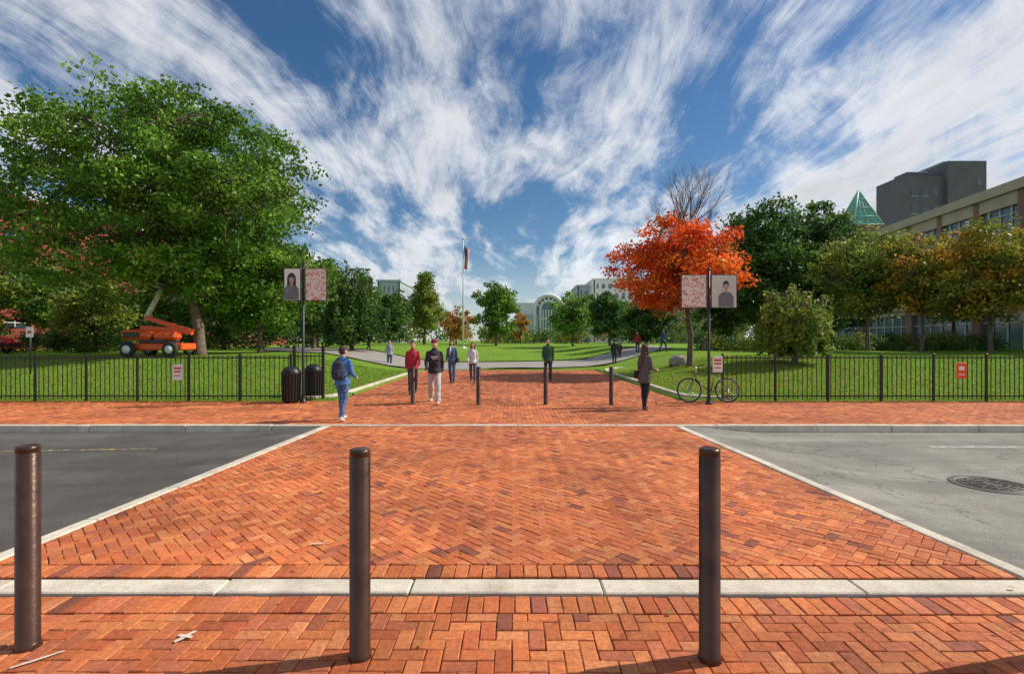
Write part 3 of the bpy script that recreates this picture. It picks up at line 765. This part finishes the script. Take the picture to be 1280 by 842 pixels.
grey=M('poster_grey',(.62,.60,.54),.6,.12,3); cream=M('poster_cream',(.8,.76,.7),.6,.06,3)
pinkm,nt,b=newmat('poster_red_script'); co=ocoord(nt)
w=nt.nodes.new('ShaderNodeTexWave'); w.wave_type='RINGS'; w.inputs['Scale'].default_value=3; w.inputs['Distortion'].default_value=16; w.inputs['Detail'].default_value=3; w.inputs['Detail Scale'].default_value=1.8
nt.links.new(co,w.inputs[0])
nt.links.new(mixcol(nt,maprange(nt,w.outputs['Fac'],.2,.35,0,1),(.62,.24,.2),(.8,.69,.6)),b.inputs['Base Color']); b.inputs['Roughness'].default_value=.6
hairm=M('poster_ink_dark',(.05,.035,.03),.6,.2,20); facem=M('poster_ink_skin',(.5,.33,.24),.6,.1,14); shirtm=M('poster_ink_shirt',(.16,.16,.17),.6,.3,12)
def disc(cx,cz,rx,rz2,y,n=20,a0=0,a1=2*math.pi):
    return [(cx+rx*math.cos(lerp(a0,a1,k/n)),y,cz+rz2*math.sin(lerp(a0,a1,k/n))) for k in range(n if a1-a0>6.2 else n+1)]
def banner(name,px,d,l,rg,top,bot,portrait_left,woman):
    x=WX(px,d); mb=MB(); zt,zb_=WZ(top,d),WZ(bot,d)
    mb.tube([(x,d,0),(x,d,.25),(x,d,zt+.12)],[.05,.038,.032],0,12); mb.lathe([(.09,0),(.09,.03),(.06,.06),(.045,.14)],(x,d,0),16,0); mb.ell((x,d,zt+.14),.05,0)
    for k,(a,b2) in enumerate(((l,px-2.5),(px+2.5,rg))):
        xa,xb=WX(a,d),WX(b2,d); cx=(xa+xb)/2; w_=xb-xa; hh=zt-zb_; cz=(zt+zb_)/2
        mb.box((cx,d,cz),(w_,.03,hh),0)
        port=(k==0)==portrait_left
        mb.box((cx,d-.0165,cz),(w_-.04,.006,hh-.04),1 if port else 2)
        y=d-.0225
        if port:
            def P(pts,mi,yy): mb.add(pts,[list(range(len(pts)))],mi)
            bx=cx+(.05 if not woman else -.02)
            zb2=zb_+.03
            if woman: P(disc(bx,cz+.13,.12,.19,y),3,y); P([(bx-.13,y-.0005,cz-.1),(bx+.13,y-.0005,cz-.1),(bx+.11,y-.0005,cz+.15),(bx-.11,y-.0005,cz+.15)],3,y)
            sh=[(bx-.2,y-.001,zb2),(bx+.2,y-.001,zb2),(bx+.2,y-.001,cz-.14),(bx+.15,y-.001,cz-.06),(bx+.05,y-.001,cz-.01),(bx-.05,y-.001,cz-.01),(bx-.15,y-.001,cz-.06),(bx-.2,y-.001,cz-.14)]
            P(sh,5,y)
            P([(bx-.035,y-.002,cz-.03),(bx+.035,y-.002,cz-.03),(bx+.035,y-.002,cz+.07),(bx-.035,y-.002,cz+.07)],4,y)
            if not woman: P(disc(bx,cz+.17,.083,.11,y-.0025),3,y)
            P(disc(bx,cz+.135,.066,.093,y-.003),4,y)
            P(disc(bx,cz+.19,.07,.05,y-.004,12,0,math.pi),3,y)
            for s2 in(-1,1): P(disc(bx+s2*.026,cz+.14,.012,.006,y-.004,8),3,y)
            P(disc(bx,cz+.09,.024,.007,y-.004,8),6,y)
        for zc in(zt-.04,zb_+.04): mb.beam((x,d,zc),(cx,d,zc),.02,.02)
    mb.build(name,[fencem,cream if woman else grey,pinkm,hairm,facem,shirtm,M('poster_ink_red',(.35,.06,.05),.6)])
banner('banner_sign',379,14.0,355,409,335,376,True,True)
banner('banner_sign',886,13.6,851,921,343,385,False,False)

def trash(x,y):
    mb=MB(); mb.lathe([(0,.02),(.2,.02),(.22,.06),(.235,.75),(.25,.79),(.26,.82),(.24,.86),(.21,.91),(.13,.98),(0,1.0)],(x,y,0),24,0)
    for k in range(20):
        a=k*math.pi/10; mb.beam((x+.232*math.cos(a),y+.232*math.sin(a),.06),(x+.25*math.cos(a),y+.25*math.sin(a),.79),.03,.012)
    mb.torus((x,y,.8),.25,.018,'Z',24,6); mb.box((x,y-.235,.88),(.18,.06,.06),0,bev=.01)
    mb.build('trash_can',[fencem])
trash(WX(364,14.0),14.0); trash(WX(392,15.2),15.2)
redm=M('sign_red',(.55,.03,.02),.5,.08); whm=M('sign_white',(.78,.78,.76),.5,.06); orm=M('sign_orange_red',(.75,.10,.02),.5,.08)
def smallsign(name,px,py,w,h,d,base,stripe):
    x=WX(px,d);z=WZ(py,d);mb=MB(); mb.box((x,d,z),(w,.012,h),0,bev=.004)
    y=d-.0075
    if stripe:
        mb.box((x,y,z+h*.25),(w*.75,.003,h*.12),1); mb.box((x,y,z+h*.04),(w*.7,.003,h*.1),1); mb.box((x,y,z-h*.22),(w*.6,.003,h*.06),1)
    else:
        mb.box((x,y,z+h*.15),(w*.5,.003,h*.25),1); mb.box((x,y,z-h*.25),(w*.6,.003,h*.06),1)
    for s2 in(-1,1): mb.tube([(x+s2*w*.3,d+.04,z+h*.4),(x+s2*w*.3,d-.008,z+h*.4)],[.012,.012],2,6)
    return mb.build(name,[base,redm if base is whm else whm,fencem])
smallsign('no_parking_sign',222,465,.28,.44,14.28,whm,True)
smallsign('orange_notice_sign',1202,463,.3,.44,14.28,orm,False)
smallsign('no_parking_sign',897,455,.26,.42,13.52,whm,True)
mb=MB(); x,d=WX(38,20),20; z0=gz(x,d); mb.tube([(x,d,z0),(x,d,WZ(408,d))],[.03,.03],0,8); mb.box((x,d-.04,WZ(415,d)),(.28,.012,.4),1,bev=.004); mb.box((x,d-.048,WZ(415,d)),(.16,.004,.1),2)
mb.build('post_sign',[fencem,whm,redm])

def bicycle(cx,y):
    mb=MB(); R_=.34; wb=.52; ty=0
    for s2 in(-1,1):
        c=(s2*wb,0,R_); mb.torus(c,R_-.018,.018,'Y',40,8,1); mb.torus(c,R_-.045,.009,'Y',40,6,2)
        for k in range(20):
            a=k*math.pi/10; mb.tube([(c[0]+.02*math.cos(a+.8),(.02 if k%2 else -.02),R_+.02*math.sin(a+.8)),(c[0]+(R_-.05)*math.cos(a),0,R_+(R_-.05)*math.sin(a))],[.0022,.0022],2,4,False)
        mb.tube([(c[0],-.05,R_),(c[0],.05,R_)],[.02,.02],2,10)
    bb=Vector((-.06,0,.28)); st=Vector((-.2,0,.78)); hd=Vector((.34,0,.80)); hb=Vector((.37,0,.68)); rr=Vector((-wb,0,R_)); fr=Vector((wb,0,R_))
    for a,b_,r_ in((bb,st,.016),(st,hd,.015),(bb,hb,.018),(hb,hd+Vector((-.02,0,.06)),.018)): mb.tube([a,b_],[r_,r_],0,10)
    for s2 in(-1,1):
        o=Vector((0,s2*.05,0)); mb.tube([bb+o*.5,rr+o],[.01,.008],0,8); mb.tube([st+o*.3,rr+o],[.009,.008],0,8); mb.tube([hb+o*.6,lerp(hb,fr,.5)+o,fr+o],[.012,.011,.009],0,8)
    mb.tube([st,st+Vector((-.035,0,.14))],[.013,.013],2,8)
    mb.tube([(-.36,0,.94),(-.25,0,.95),(-.1,0,.935)],[(.075,.02),(.06,.025),(.02,.015)],1,12)
    mb.tube([hd+Vector((-.02,0,.05)),(.31,0,.98)],[.013,.013],2,8); mb.tube([(.24,-.28,1.0),(.31,-.18,.99),(.33,0,.985),(.31,.18,.99),(.24,.28,1.0)],[.012]*5,1,8)
    for s2 in(-1,1): mb.tube([(.24,s2*.28,1.0),(.15,s2*.29,.99)],[.016,.016],1,8); mb.tube([(.3,s2*.2,.97),(.24,s2*.24,.94)],[.006,.005],2,6)
    mb.torus((bb.x,-.05,bb.z),.09,.007,'Y',28,6,1)
    mb.tube([bb+Vector((0,-.06,0)),bb+Vector((.1,-.065,-.13))],[.01,.008],2,6); mb.tube([bb+Vector((0,.06,0)),bb+Vector((-.1,.065,.13))],[.01,.008],2,6)
    mb.box(bb+Vector((.1,-.1,-.135)),(.09,.07,.02),1); mb.box(bb+Vector((-.1,.1,.135)),(.09,.07,.02),1)
    mb.tube([bb+Vector((0,-.05,.09)),rr+Vector((0,-.05,.035))],[.004]*2,1,5); mb.tube([bb+Vector((0,-.05,-.09)),rr+Vector((0,-.05,-.035))],[.004]*2,1,5)
    mb.torus(rr+Vector((0,-.05,0)),.035,.008,'Y',16,6,2)
    mb.xform(Matrix.Translation((cx,y,0))@Matrix.Rotation(math.radians(-7),4,'X')@Matrix.Rotation(math.radians(180),4,'Z'))
    mb.build('bicycle',[M('bike_paint',(.10,.11,.05),.3,.1),M('bike_rubber',(.015,.015,.015),.6,.1),M('bike_steel',(.5,.5,.5),.3,.1,metal=.9)])
bicycle(WX(886,13.95),13.95)
mb=MB(); rr_=random.Random(2)
x,y=WX(850,26),26; mb.ell((x,y,gz(x,y)+.15),(.6,.45,.38),0,14,9); mb.v=[(a+rr_.gauss(0,.03),b2+rr_.gauss(0,.03),c2+rr_.gauss(0,.03)) for a,b2,c2 in mb.v]
mb.s=[False]*len(mb.s); mb.build('boulder',[M('rock',(.3,.28,.25),.9,.25,5,.4,20)])

# flagpole
mb=MB(); x,d=WX(579,70),70; z0=gz(x,d); zt=WZ(299,d)
mb.tube([(x,d,z0),(x,d,lerp(z0,zt,.5)),(x,d,zt)],[.14,.11,.06],0,12); mb.ell((x,d,zt+.1),.15,1); mb.lathe([(.5,0),(.5,.15),(.25,.2),(.2,.4)],(x,d,z0),16,0)
nu,nv=13,24; V=[]
for j in range(nv+1):
    for i in range(nu+1):
        u=i/nu;v=j/nv
        V.append((x+.1+ (u*.66+.12*math.sin(u*9+v*2))*(1-.15*v),d+.25*math.sin(u*14+v*1.5),zt-.9-v*3.0-u*.5))
for j in range(nv):
    for i in range(nu):
        f=[j*(nu+1)+i,j*(nu+1)+i+1,(j+1)*(nu+1)+i+1,(j+1)*(nu+1)+i]
        m_=2 if (i<6 and j<10) else (3 if i%2==0 else 4)
        mb.add([V[k] for k in f],[[0,1,2,3]],m_,True)
mb.build('flagpole',[M('white_pole',(.75,.75,.75),.4,.05),M('gold_ball',(.6,.4,.1),.3,.05,metal=.8),M('flag_blue',(.03,.05,.25),.8),M('flag_red',(.7,.03,.04),.8),M('flag_white',(.75,.75,.75),.8)])

# boom lift
mb=MB(); d=26; x=WX(200,d); z0=gz(x,d)
for sx in(-1.05,1.05):
    for sy in(-.8,.8):
        mb.torus((x+sx,d+sy,z0+.38),.27,.13,'Y',24,8,1); mb.tube([(x+sx,d+sy-.12,z0+.38),(x+sx,d+sy+.12,z0+.38)],[.2,.2],2,16)
mb.box((x,d,z0+.5),(3.0,1.2,.35),0,bev=.06); mb.box((x,d,z0+.78),(1.3,1.2,.2),3,bev=.03)
mb.box((x-.75,d,z0+1.1),(1.5,1.5,.5),0,bev=.15); mb.box((x+.65,d-.4,z0+1.05),(1.2,.6,.4),0,bev=.12); mb.box((x-.9,d-.76,z0+1.1),(.8,.03,.25),3)
mb.beam((x-1.0,d+.1,z0+1.45),(x+1.6,d+.1,z0+1.25),.26,.26,0)
mb.beam((x+1.6,d+.1,z0+1.25),(x-.9,d+.3,z0+2.0),.2,.22,0)
mb.beam((x-.9,d+.3,z0+2.0),(x-.1,d+.3,z0+3.5),.16,.18,4); mb.beam((x-.1,d+.3,z0+3.5),(x-.85,d+.3,z0+3.95),.14,.3,4)
bxx=x-1.15
for k in range(2):
    for a,b_ in (((-.3,-.4),(.3,-.4)),((.3,-.4),(.3,.4)),((.3,.4),(-.3,.4)),((-.3,.4),(-.3,-.4))):
        mb.beam((bxx+a[0],d+.3+a[1],z0+4.2+k*.45),(bxx+b_[0],d+.3+b_[1],z0+4.2+k*.45),.04,.04,4)
for a in((-.3,-.4),(.3,-.4),(.3,.4),(-.3,.4)): mb.beam((bxx+a[0],d+.3+a[1],z0+3.75),(bxx+a[0],d+.3+a[1],z0+4.68),.04,.04,4)
mb.box((bxx,d+.3,z0+3.75),(.7,.9,.06),4)
mb.build('boom_lift',[M('orange_paint',(.8,.11,.02),.4,.1),M('lift_tyre',(.03,.03,.03),.8),whm,M('lift_dark',(.04,.04,.04),.6),M('lift_white',(.7,.7,.68),.5)])

# car
mb=MB(); d=30; x=WX(-12,d)-1.2; z0=gz(x,d)
prof=[(-2.25,.35),(-2.3,.62),(-2.2,.85),(-1.3,.95),(-.75,1.38),(.35,1.45),(1.15,1.0),(2.1,.88),(2.28,.65),(2.25,.35)]
n=len(prof); V=[]
for yy in(-.86,-.80,.80,.86):
    for (a,b_) in prof:
        k=1 if abs(yy)<.83 else .0
        inw=.14 if b_>1.1 else 0
        V.append((x+a*(1 if k else .985),d+yy-math.copysign(inw,yy),z0+b_-(0 if k else .03)))
fs=[[j*n+i,j*n+(i+1)%n,(j+1)*n+(i+1)%n,(j+1)*n+i] for j in range(3) for i in range(n)]+[list(range(n)),[3*n+i for i in range(n)][::-1]]
mb.add(V,fs,0,False)
for s2 in(-1,1):
    mb.add([(x-1.15,d+s2*.875,z0+.97),(x+1.0,d+s2*.875,z0+.99),(x+.3,d+s2*.745,z0+1.38),(x-.7,d+s2*.745,z0+1.32)],[[0,1,2,3]],1)
    for a in(-1.4,1.4): mb.torus((x+a,d+s2*.78,z0+.33),.23,.1,'Y',24,8,2); mb.tube([(x+a,d+s2*.88,z0+.33),(x+a,d+s2*.7,z0+.33)],[.18,.18],3,14)
mb.add([(x+1.18,d-.7,z0+1.02),(x+1.18,d+.7,z0+1.02),(x+.42,d+.62,z0+1.44),(x+.42,d-.62,z0+1.44)],[[0,1,2,3]],1)
mb.box((x+2.22,d-.6,z0+.72),(.12,.3,.14),3,bev=.03); mb.box((x+2.22,d+.6,z0+.72),(.12,.3,.14),3,bev=.03); mb.box((x+2.26,d,z0+.5),(.06,1.5,.16),2)
mb.build('parked_car',[M('car_red',(.4,.015,.02),.25,.05),Mglass('car_glass'),M('car_rubber',(.02,.02,.02),.8),M('car_chrome',(.6,.6,.6),.25,.05,metal=.6)])

# ------------------------------------------------------------ BUILDINGS
glass=Mglass('window_glass'); gblue=Mglass('window_glass_light',(.07,.11,.15)); framew=M('frame_white',(.6,.6,.57),.6)
redbrick=Mbrickwall('red_brick',(.27,.035,.022),(.21,.028,.018),(.16,.07,.05)); beige=M('limestone',(.42,.36,.27),.8,.12,.7); brownbrick=Mbrickwall('brown_brick',(.26,.12,.075),(.2,.095,.06),(.25,.2,.17))
darkconc=M('dark_concrete',(.13,.125,.15),.8,.15,.3); whitewall=M('white_wall',(.8,.8,.78),.7,.06,.4); greywall=M('grey_wall',(.42,.46,.52),.7,.1,.3)
def block(mb,L,D,z0,H,nb,ns,pier,sp,wall,gl,fr,pierm=None,mull=3,roof=.6,nside=None,u0=0,v0=0):
    pierm=wall if pierm is None else pierm
    mb.box((u0+L/2,v0+D/2,z0+H/2),(L-.7,D-.7,H-.1),gl)
    sh=H/ns
    for side in range(4):
        W=L if side%2==0 else D; nbb=nb if side%2==0 else (nside or max(2,int(round(D/(L/nb)))))
        def put(a,z,w_,dep,h_,off,mi):
            if side==0: mb.box((u0+a,v0+off+dep/2,z),(w_,dep,h_),mi)
            elif side==2: mb.box((u0+a,v0+D-off-dep/2,z),(w_,dep,h_),mi)
            elif side==1: mb.box((u0+L-off-dep/2,v0+a,z),(dep,w_,h_),mi)
            else: mb.box((u0+off+dep/2,v0+a,z),(dep,w_,h_),mi)
        for i in range(nbb+1):
            a=min(max(W*i/nbb,pier/2),W-pier/2)
            put(a,z0+H/2,pier,.42,H,0.0+(.003 if side%2 else 0),pierm)
            if i<nbb:
                for k in range(1,mull+1): put(W*(i+k/(mull+1))/nbb,z0+H/2,.08,.1,H-.05,.22,fr)
        for j in range(ns+1):
            z=z0+sh*j; h_=sp if 0<j<ns else sp*.8
            zc=z if 0<j<ns else (z+h_/2 if j==0 else z-h_/2)
            put(W/2,zc,W-.1,.36,h_,.04,wall)
            if j<ns: put(W/2,z+sh*.62,W-.12,.08,.07,.24,fr)
    mb.box((u0+L/2,v0+D/2,z0+H+roof/2),(L+.6,D+.6,roof),wall)
def place(mb,name,o,u,mats,base=0):
    u=Vector((u[0],u[1],0)).normalized(); v=Vector((u.y,-u.x,0))
    Mx=Matrix(((u.x,v.x,0,o[0]),(u.y,v.y,0,o[1]),(0,0,1,base),(0,0,0,1)))
    ob=mb.build(name,mats); ob.matrix_world=Mx
    return ob
mb=MB(); block(mb,62,26,0,4.9,6,1,1.1,.7,0,1,2,pierm=3,mull=5,roof=.0001,nside=3)
block(mb,62,26,4.9,10.0,12,2,.7,1.5,0,1,2,pierm=3,mull=3,roof=.9,nside=5)
place(mb,'campus_building',(42.2,20),(.122,.9925),[beige,gblue,framew,brownbrick],.3)
# dark tower
d=115
mb=MB(); xa,xb,xc=WX(1127,d),WX(1180,d),WX(1228,d)
h1,h2=WZ(220,d),WZ(203,d)
mb.box(((xa+xb)/2,d+4,h1/2),(xb-xa,8,h1),0); mb.box(((xb+xc)/2,d+4.5,h2/2),(xc-xb,11,h2),0); 
for z in range(int(h1)-3,20,-4):
    for k in(.3,.55): mb.box((lerp(xa,xb,k),d-.02,z),(1.4,.1,1.8),1); mb.box((lerp(xa,xb,k),d-.04,z-1.0),(1.6,.14,.15),2)
    mb.box((xb-2,d-.02,z),(1.2,.1,1.8),1)
for z in range(int(h2)-4,20,-4): mb.box((xc-1.6,d-1.02,z),(1.2,.1,1.8),1)
mb.box((lerp(xa,xb,.55),d+4,h1+.8),(5,4,1.6),0,bev=.1); mb.box((xb+4,d+4,h2+.2),(xc-xb-1,7,.4),2)
xd=WX(1262,d); hh=WZ(236,d); mb.box(((xc+xd)/2,d+10,hh/2),(xd-xc,14,hh),2); 
for k in range(5): mb.box(((xc+xd)/2,d+2.9,hh-2-k*3),(xd-xc-.6,.1,1.4),1)
mb.build('concrete_tower',[darkconc,glass,greywall])
# glass pyramid hall
d=98; mb=MB(); xa,xb=WX(1067,d),WX(1105,d); zb_,zt=WZ(281,d),WZ(232,d); cx=(xa+xb)/2; w_=(xb-xa)/2
mb.box((cx,d+w_,zb_/2),(2*w_+1,2*w_+1,zb_),1); 
ap=Vector((cx,d+w_,zt)); cs=[Vector((cx+a*w_,d+w_+b_*w_,zb_)) for a,b_ in((-1,-1),(1,-1),(1,1),(-1,1))]
for i in range(4):
    a,b_=cs[i],cs[(i+1)%4]; mb.add([a,b_,ap],[[0,1,2]],0); mb.tube([a,ap],[.18,.12],2,6); mb.tube([a,b_],[.18,.18],2,6)
    for k in(.25,.5,.75): mb.tube([lerp(a,ap,k),lerp(b_,ap,k)],[.1,.1],2,5); mb.tube([lerp(a,b_,k),lerp(lerp(a,b_,k),ap,.98)],[.08,.06],2,5)
mb.build('glass_pyramid_hall',[M('pyramid_glass',(.10,.32,.22),.2,.15,.5),brownbrick,M('verdigris_frame',(.3,.55,.45),.5)])
mb=MB(); block(mb,70,22,0,12.5,14,3,2.6,2.6,0,1,2,mull=1,roof=.8,nside=5)
place(mb,'red_brick_building',(-42,96),(0,-1),[redbrick,glass,framew],.6)
# arched hall
d=150; mb=MB(); xa,xb=WX(645,d),WX(722,d); zt=WZ(378,d); xm=WX(686,d)
mb.box(((xa+xb)/2,d+12,zt/2),(xb-xa,22,zt),0); mb.box((lerp(xa,xm,.4),d+1,zt*.48),((xm-xa)*.55,2.2,zt*.5),2)
ra=WX(701,d)-xm+.6; zc=WZ(369,d)-ra
n=20; arc=[(xm+ra*math.cos(math.pi*k/n),zc+ra*math.sin(math.pi*k/n)) for k in range(n+1)]
pts=[(a,d+.5,b_) for a,b_ in arc]; pts2=[(a,d+12,b_) for a,b_ in arc]
base=[(xm-ra,d+.5,0),(xm+ra,d+.5,0)]
mb.add([base[1]]+pts+[base[0]],[list(range(n+3))],1)
mb.add(pts+pts2,[[i,i+1,n+2+i,n+1+i] for i in range(n)],0,True)
mb.tube([(xm-ra,d+.3,0)]+[(a,d+.3,b_) for a,b_ in arc[::-1]]+[(xm+ra,d+.3,0)],[.55]*(n+3),0,6)
mb.tube([(xm-ra*.6,d+.2,0)]+[(xm+(a-xm)*.6,d+.2,zc+(b_-zc)*.6) for a,b_ in arc[::-1]]+[(xm+ra*.6,d+.2,0)],[.35]*(n+3),0,6)
for k in range(1,8):
    a=math.pi*k/8; mb.beam((xm+ra*.6*math.cos(a),d+.3,zc+ra*.6*math.sin(a)),(xm+ra*math.cos(a),d+.3,zc+ra*math.sin(a)),.35,.35,0)
for k in range(1,6):
    a=xm-ra*.6+1.2*ra*k/6; mb.box((a,d+.35,zc*.5),(.3,.2,zc),0)
for z in range(2,int(zc),3): mb.box((xm,d+.32,z),(2*ra,.16,.3),0)
mb.build('arched_glass_hall',[whitewall,gblue,greywall])
def simple(name,px0,px1,top,d,D,nb,ns,mats,**k):
    mb=MB(); x0,x1=WX(px0,d),WX(px1,d); block(mb,x1-x0,D,0,WZ(top,d),nb,ns,1.0,1.6,0,1,2,**k)
    ob=mb.build(name,mats); ob.location=(x0,d,0); return ob
simple('white_office_block',742,800,350,175,20,7,6,[whitewall,gblue,framew],mull=2)
simple('grey_office_block',722,752,358,182,18,4,5,[greywall,gblue,framew],mull=2)
simple('white_office_block',472,500,352,160,20,5,5,[greywall,gblue,framew],mull=2)
simple('grey_office_block',820,930,372,140,20,8,4,[greywall,glass,framew],mull=2)

# ------------------------------------------------------------ LIGHT, SKY
az=math.atan2(.97,.22); el=math.radians(40)
S=Vector((math.cos(el)*math.sin(az),math.cos(el)*math.cos(az),math.sin(el)))
sun=bpy.data.lights.new('sun','SUN'); sun.energy=5.0; sun.angle=math.radians(.5); sun.color=(1,.92,.78)
so=bpy.data.objects.new('sun',sun); so.rotation_euler=S.to_track_quat('Z','Y').to_euler(); so.location=(50,30,60); col.objects.link(so)
w=bpy.data.worlds.new('World'); scene.world=w; w.use_nodes=True; nt=w.node_tree; bg=nt.nodes['Background']
sky=nt.nodes.new('ShaderNodeTexSky'); sky.sky_type='NISHITA'; sky.sun_disc=False; sky.sun_elevation=el; sky.sun_rotation=az; sky.air_density=1.0; sky.dust_density=.4; sky.ozone_density=3.0
hs=nt.nodes.new('ShaderNodeHueSaturation'); hs.inputs['Saturation'].default_value=1.22; hs.inputs['Value'].default_value=.66; nt.links.new(sky.outputs[0],hs.inputs['Color'])
tc=nt.nodes.new('ShaderNodeTexCoord'); sp=nt.nodes.new('ShaderNodeSeparateXYZ'); nt.links.new(tc.outputs['Generated'],sp.inputs[0])
def mth(op,a,b_=None,c_=None):
    n=nt.nodes.new('ShaderNodeMath'); n.operation=op
    for i,v in enumerate((a,b_,c_)):
        if v is None: continue
        if isinstance(v,(int,float)): n.inputs[i].default_value=v
        else: nt.links.new(v,n.inputs[i])
    return n.outputs[0]
zz=mth('ADD',mth('MAXIMUM',sp.outputs[2],0),.07)
u_=mth('DIVIDE',sp.outputs[0],zz); v_=mth('DIVIDE',sp.outputs[1],zz)
def comb(a,b_,c_=0.0):
    n=nt.nodes.new('ShaderNodeCombineXYZ')
    for i,v in enumerate((a,b_,c_)):
        if isinstance(v,(int,float)): n.inputs[i].default_value=v
        else: nt.links.new(v,n.inputs[i])
    return n.outputs[0]
wn=noise(nt,.9,3,.5,comb(u_,mth('MULTIPLY',v_,.6),3.1)); wsep=nt.nodes.new('ShaderNodeSeparateXYZ'); nt.links.new(wn.outputs[1],wsep.inputs[0])
uw=mth('MULTIPLY_ADD',mth('SUBTRACT',wsep.outputs[0],.5),.7,u_); vw=mth('MULTIPLY_ADD',mth('SUBTRACT',wsep.outputs[1],.5),1.2,v_)
nA=noise(nt,2.4,10,.62,comb(uw,mth('MULTIPLY',vw,.3),1.7)).outputs[0]
nB=noise(nt,7.5,9,.70,comb(uw,mth('MULTIPLY',vw,.16),5.2)).outputs[0]
nC=noise(nt,.75,4,.5,comb(u_,mth('MULTIPLY',v_,.6),9.4)).outputs[0]
nD=noise(nt,8.5,10,.62,tc.outputs['Generated'],.5).outputs[0]
low=maprange(nt,sp.outputs[2],.08,.5,1.15,.25)
dens=mth('ADD',mth('ADD',mth('MULTIPLY',nA,.72),mth('MULTIPLY',nB,.45)),mth('MULTIPLY',nC,.30))
dens=mth('ADD',dens,mth('MULTIPLY',mth('SUBTRACT',nD,.5),low))
dens=mth('ADD',dens,mth('MULTIPLY',mth('ABSOLUTE',u_),.035))
dens=mth('ADD',dens,mth('MULTIPLY',u_,.012))
mr=nt.nodes.new('ShaderNodeMapRange'); mr.interpolation_type='SMOOTHSTEP'; mr.inputs[1].default_value=.64; mr.inputs[2].default_value=.93; mr.inputs[4].default_value=.97
nt.links.new(dens,mr.inputs[0])
hz=maprange(nt,sp.outputs[2],0,.16,.45,0)
dfin=mth('MAXIMUM',mr.outputs[0],hz)
shade=maprange(nt,mth('ADD',mth('MULTIPLY',nC,.5),mth('MULTIPLY',nA,.5)),.4,.66,1.05,.72)
cc=nt.nodes.new('ShaderNodeVectorMath'); cc.operation='SCALE'; cc.inputs[0].default_value=(6.4,6.6,6.95); nt.links.new(shade,cc.inputs['Scale'])
fin=mixcol(nt,dfin,hs.outputs[0],cc.outputs[0])
nt.links.new(fin,bg.inputs[0]); bg.inputs[1].default_value=.14

# ------------------------------------------------------------ CAMERA
cam=bpy.data.cameras.new('camera'); cam.lens=18; cam.sensor_width=36; cam.clip_end=4000; cam.clip_start=.05
cam.shift_y=4/1280
co_=bpy.data.objects.new('camera',cam); co_.location=(0,0,CH); co_.rotation_euler=(math.radians(90),0,0); col.objects.link(co_)
scene.camera=co_
scene.view_settings.view_transform='Standard'; scene.view_settings.look='None'; scene.view_settings.exposure=0
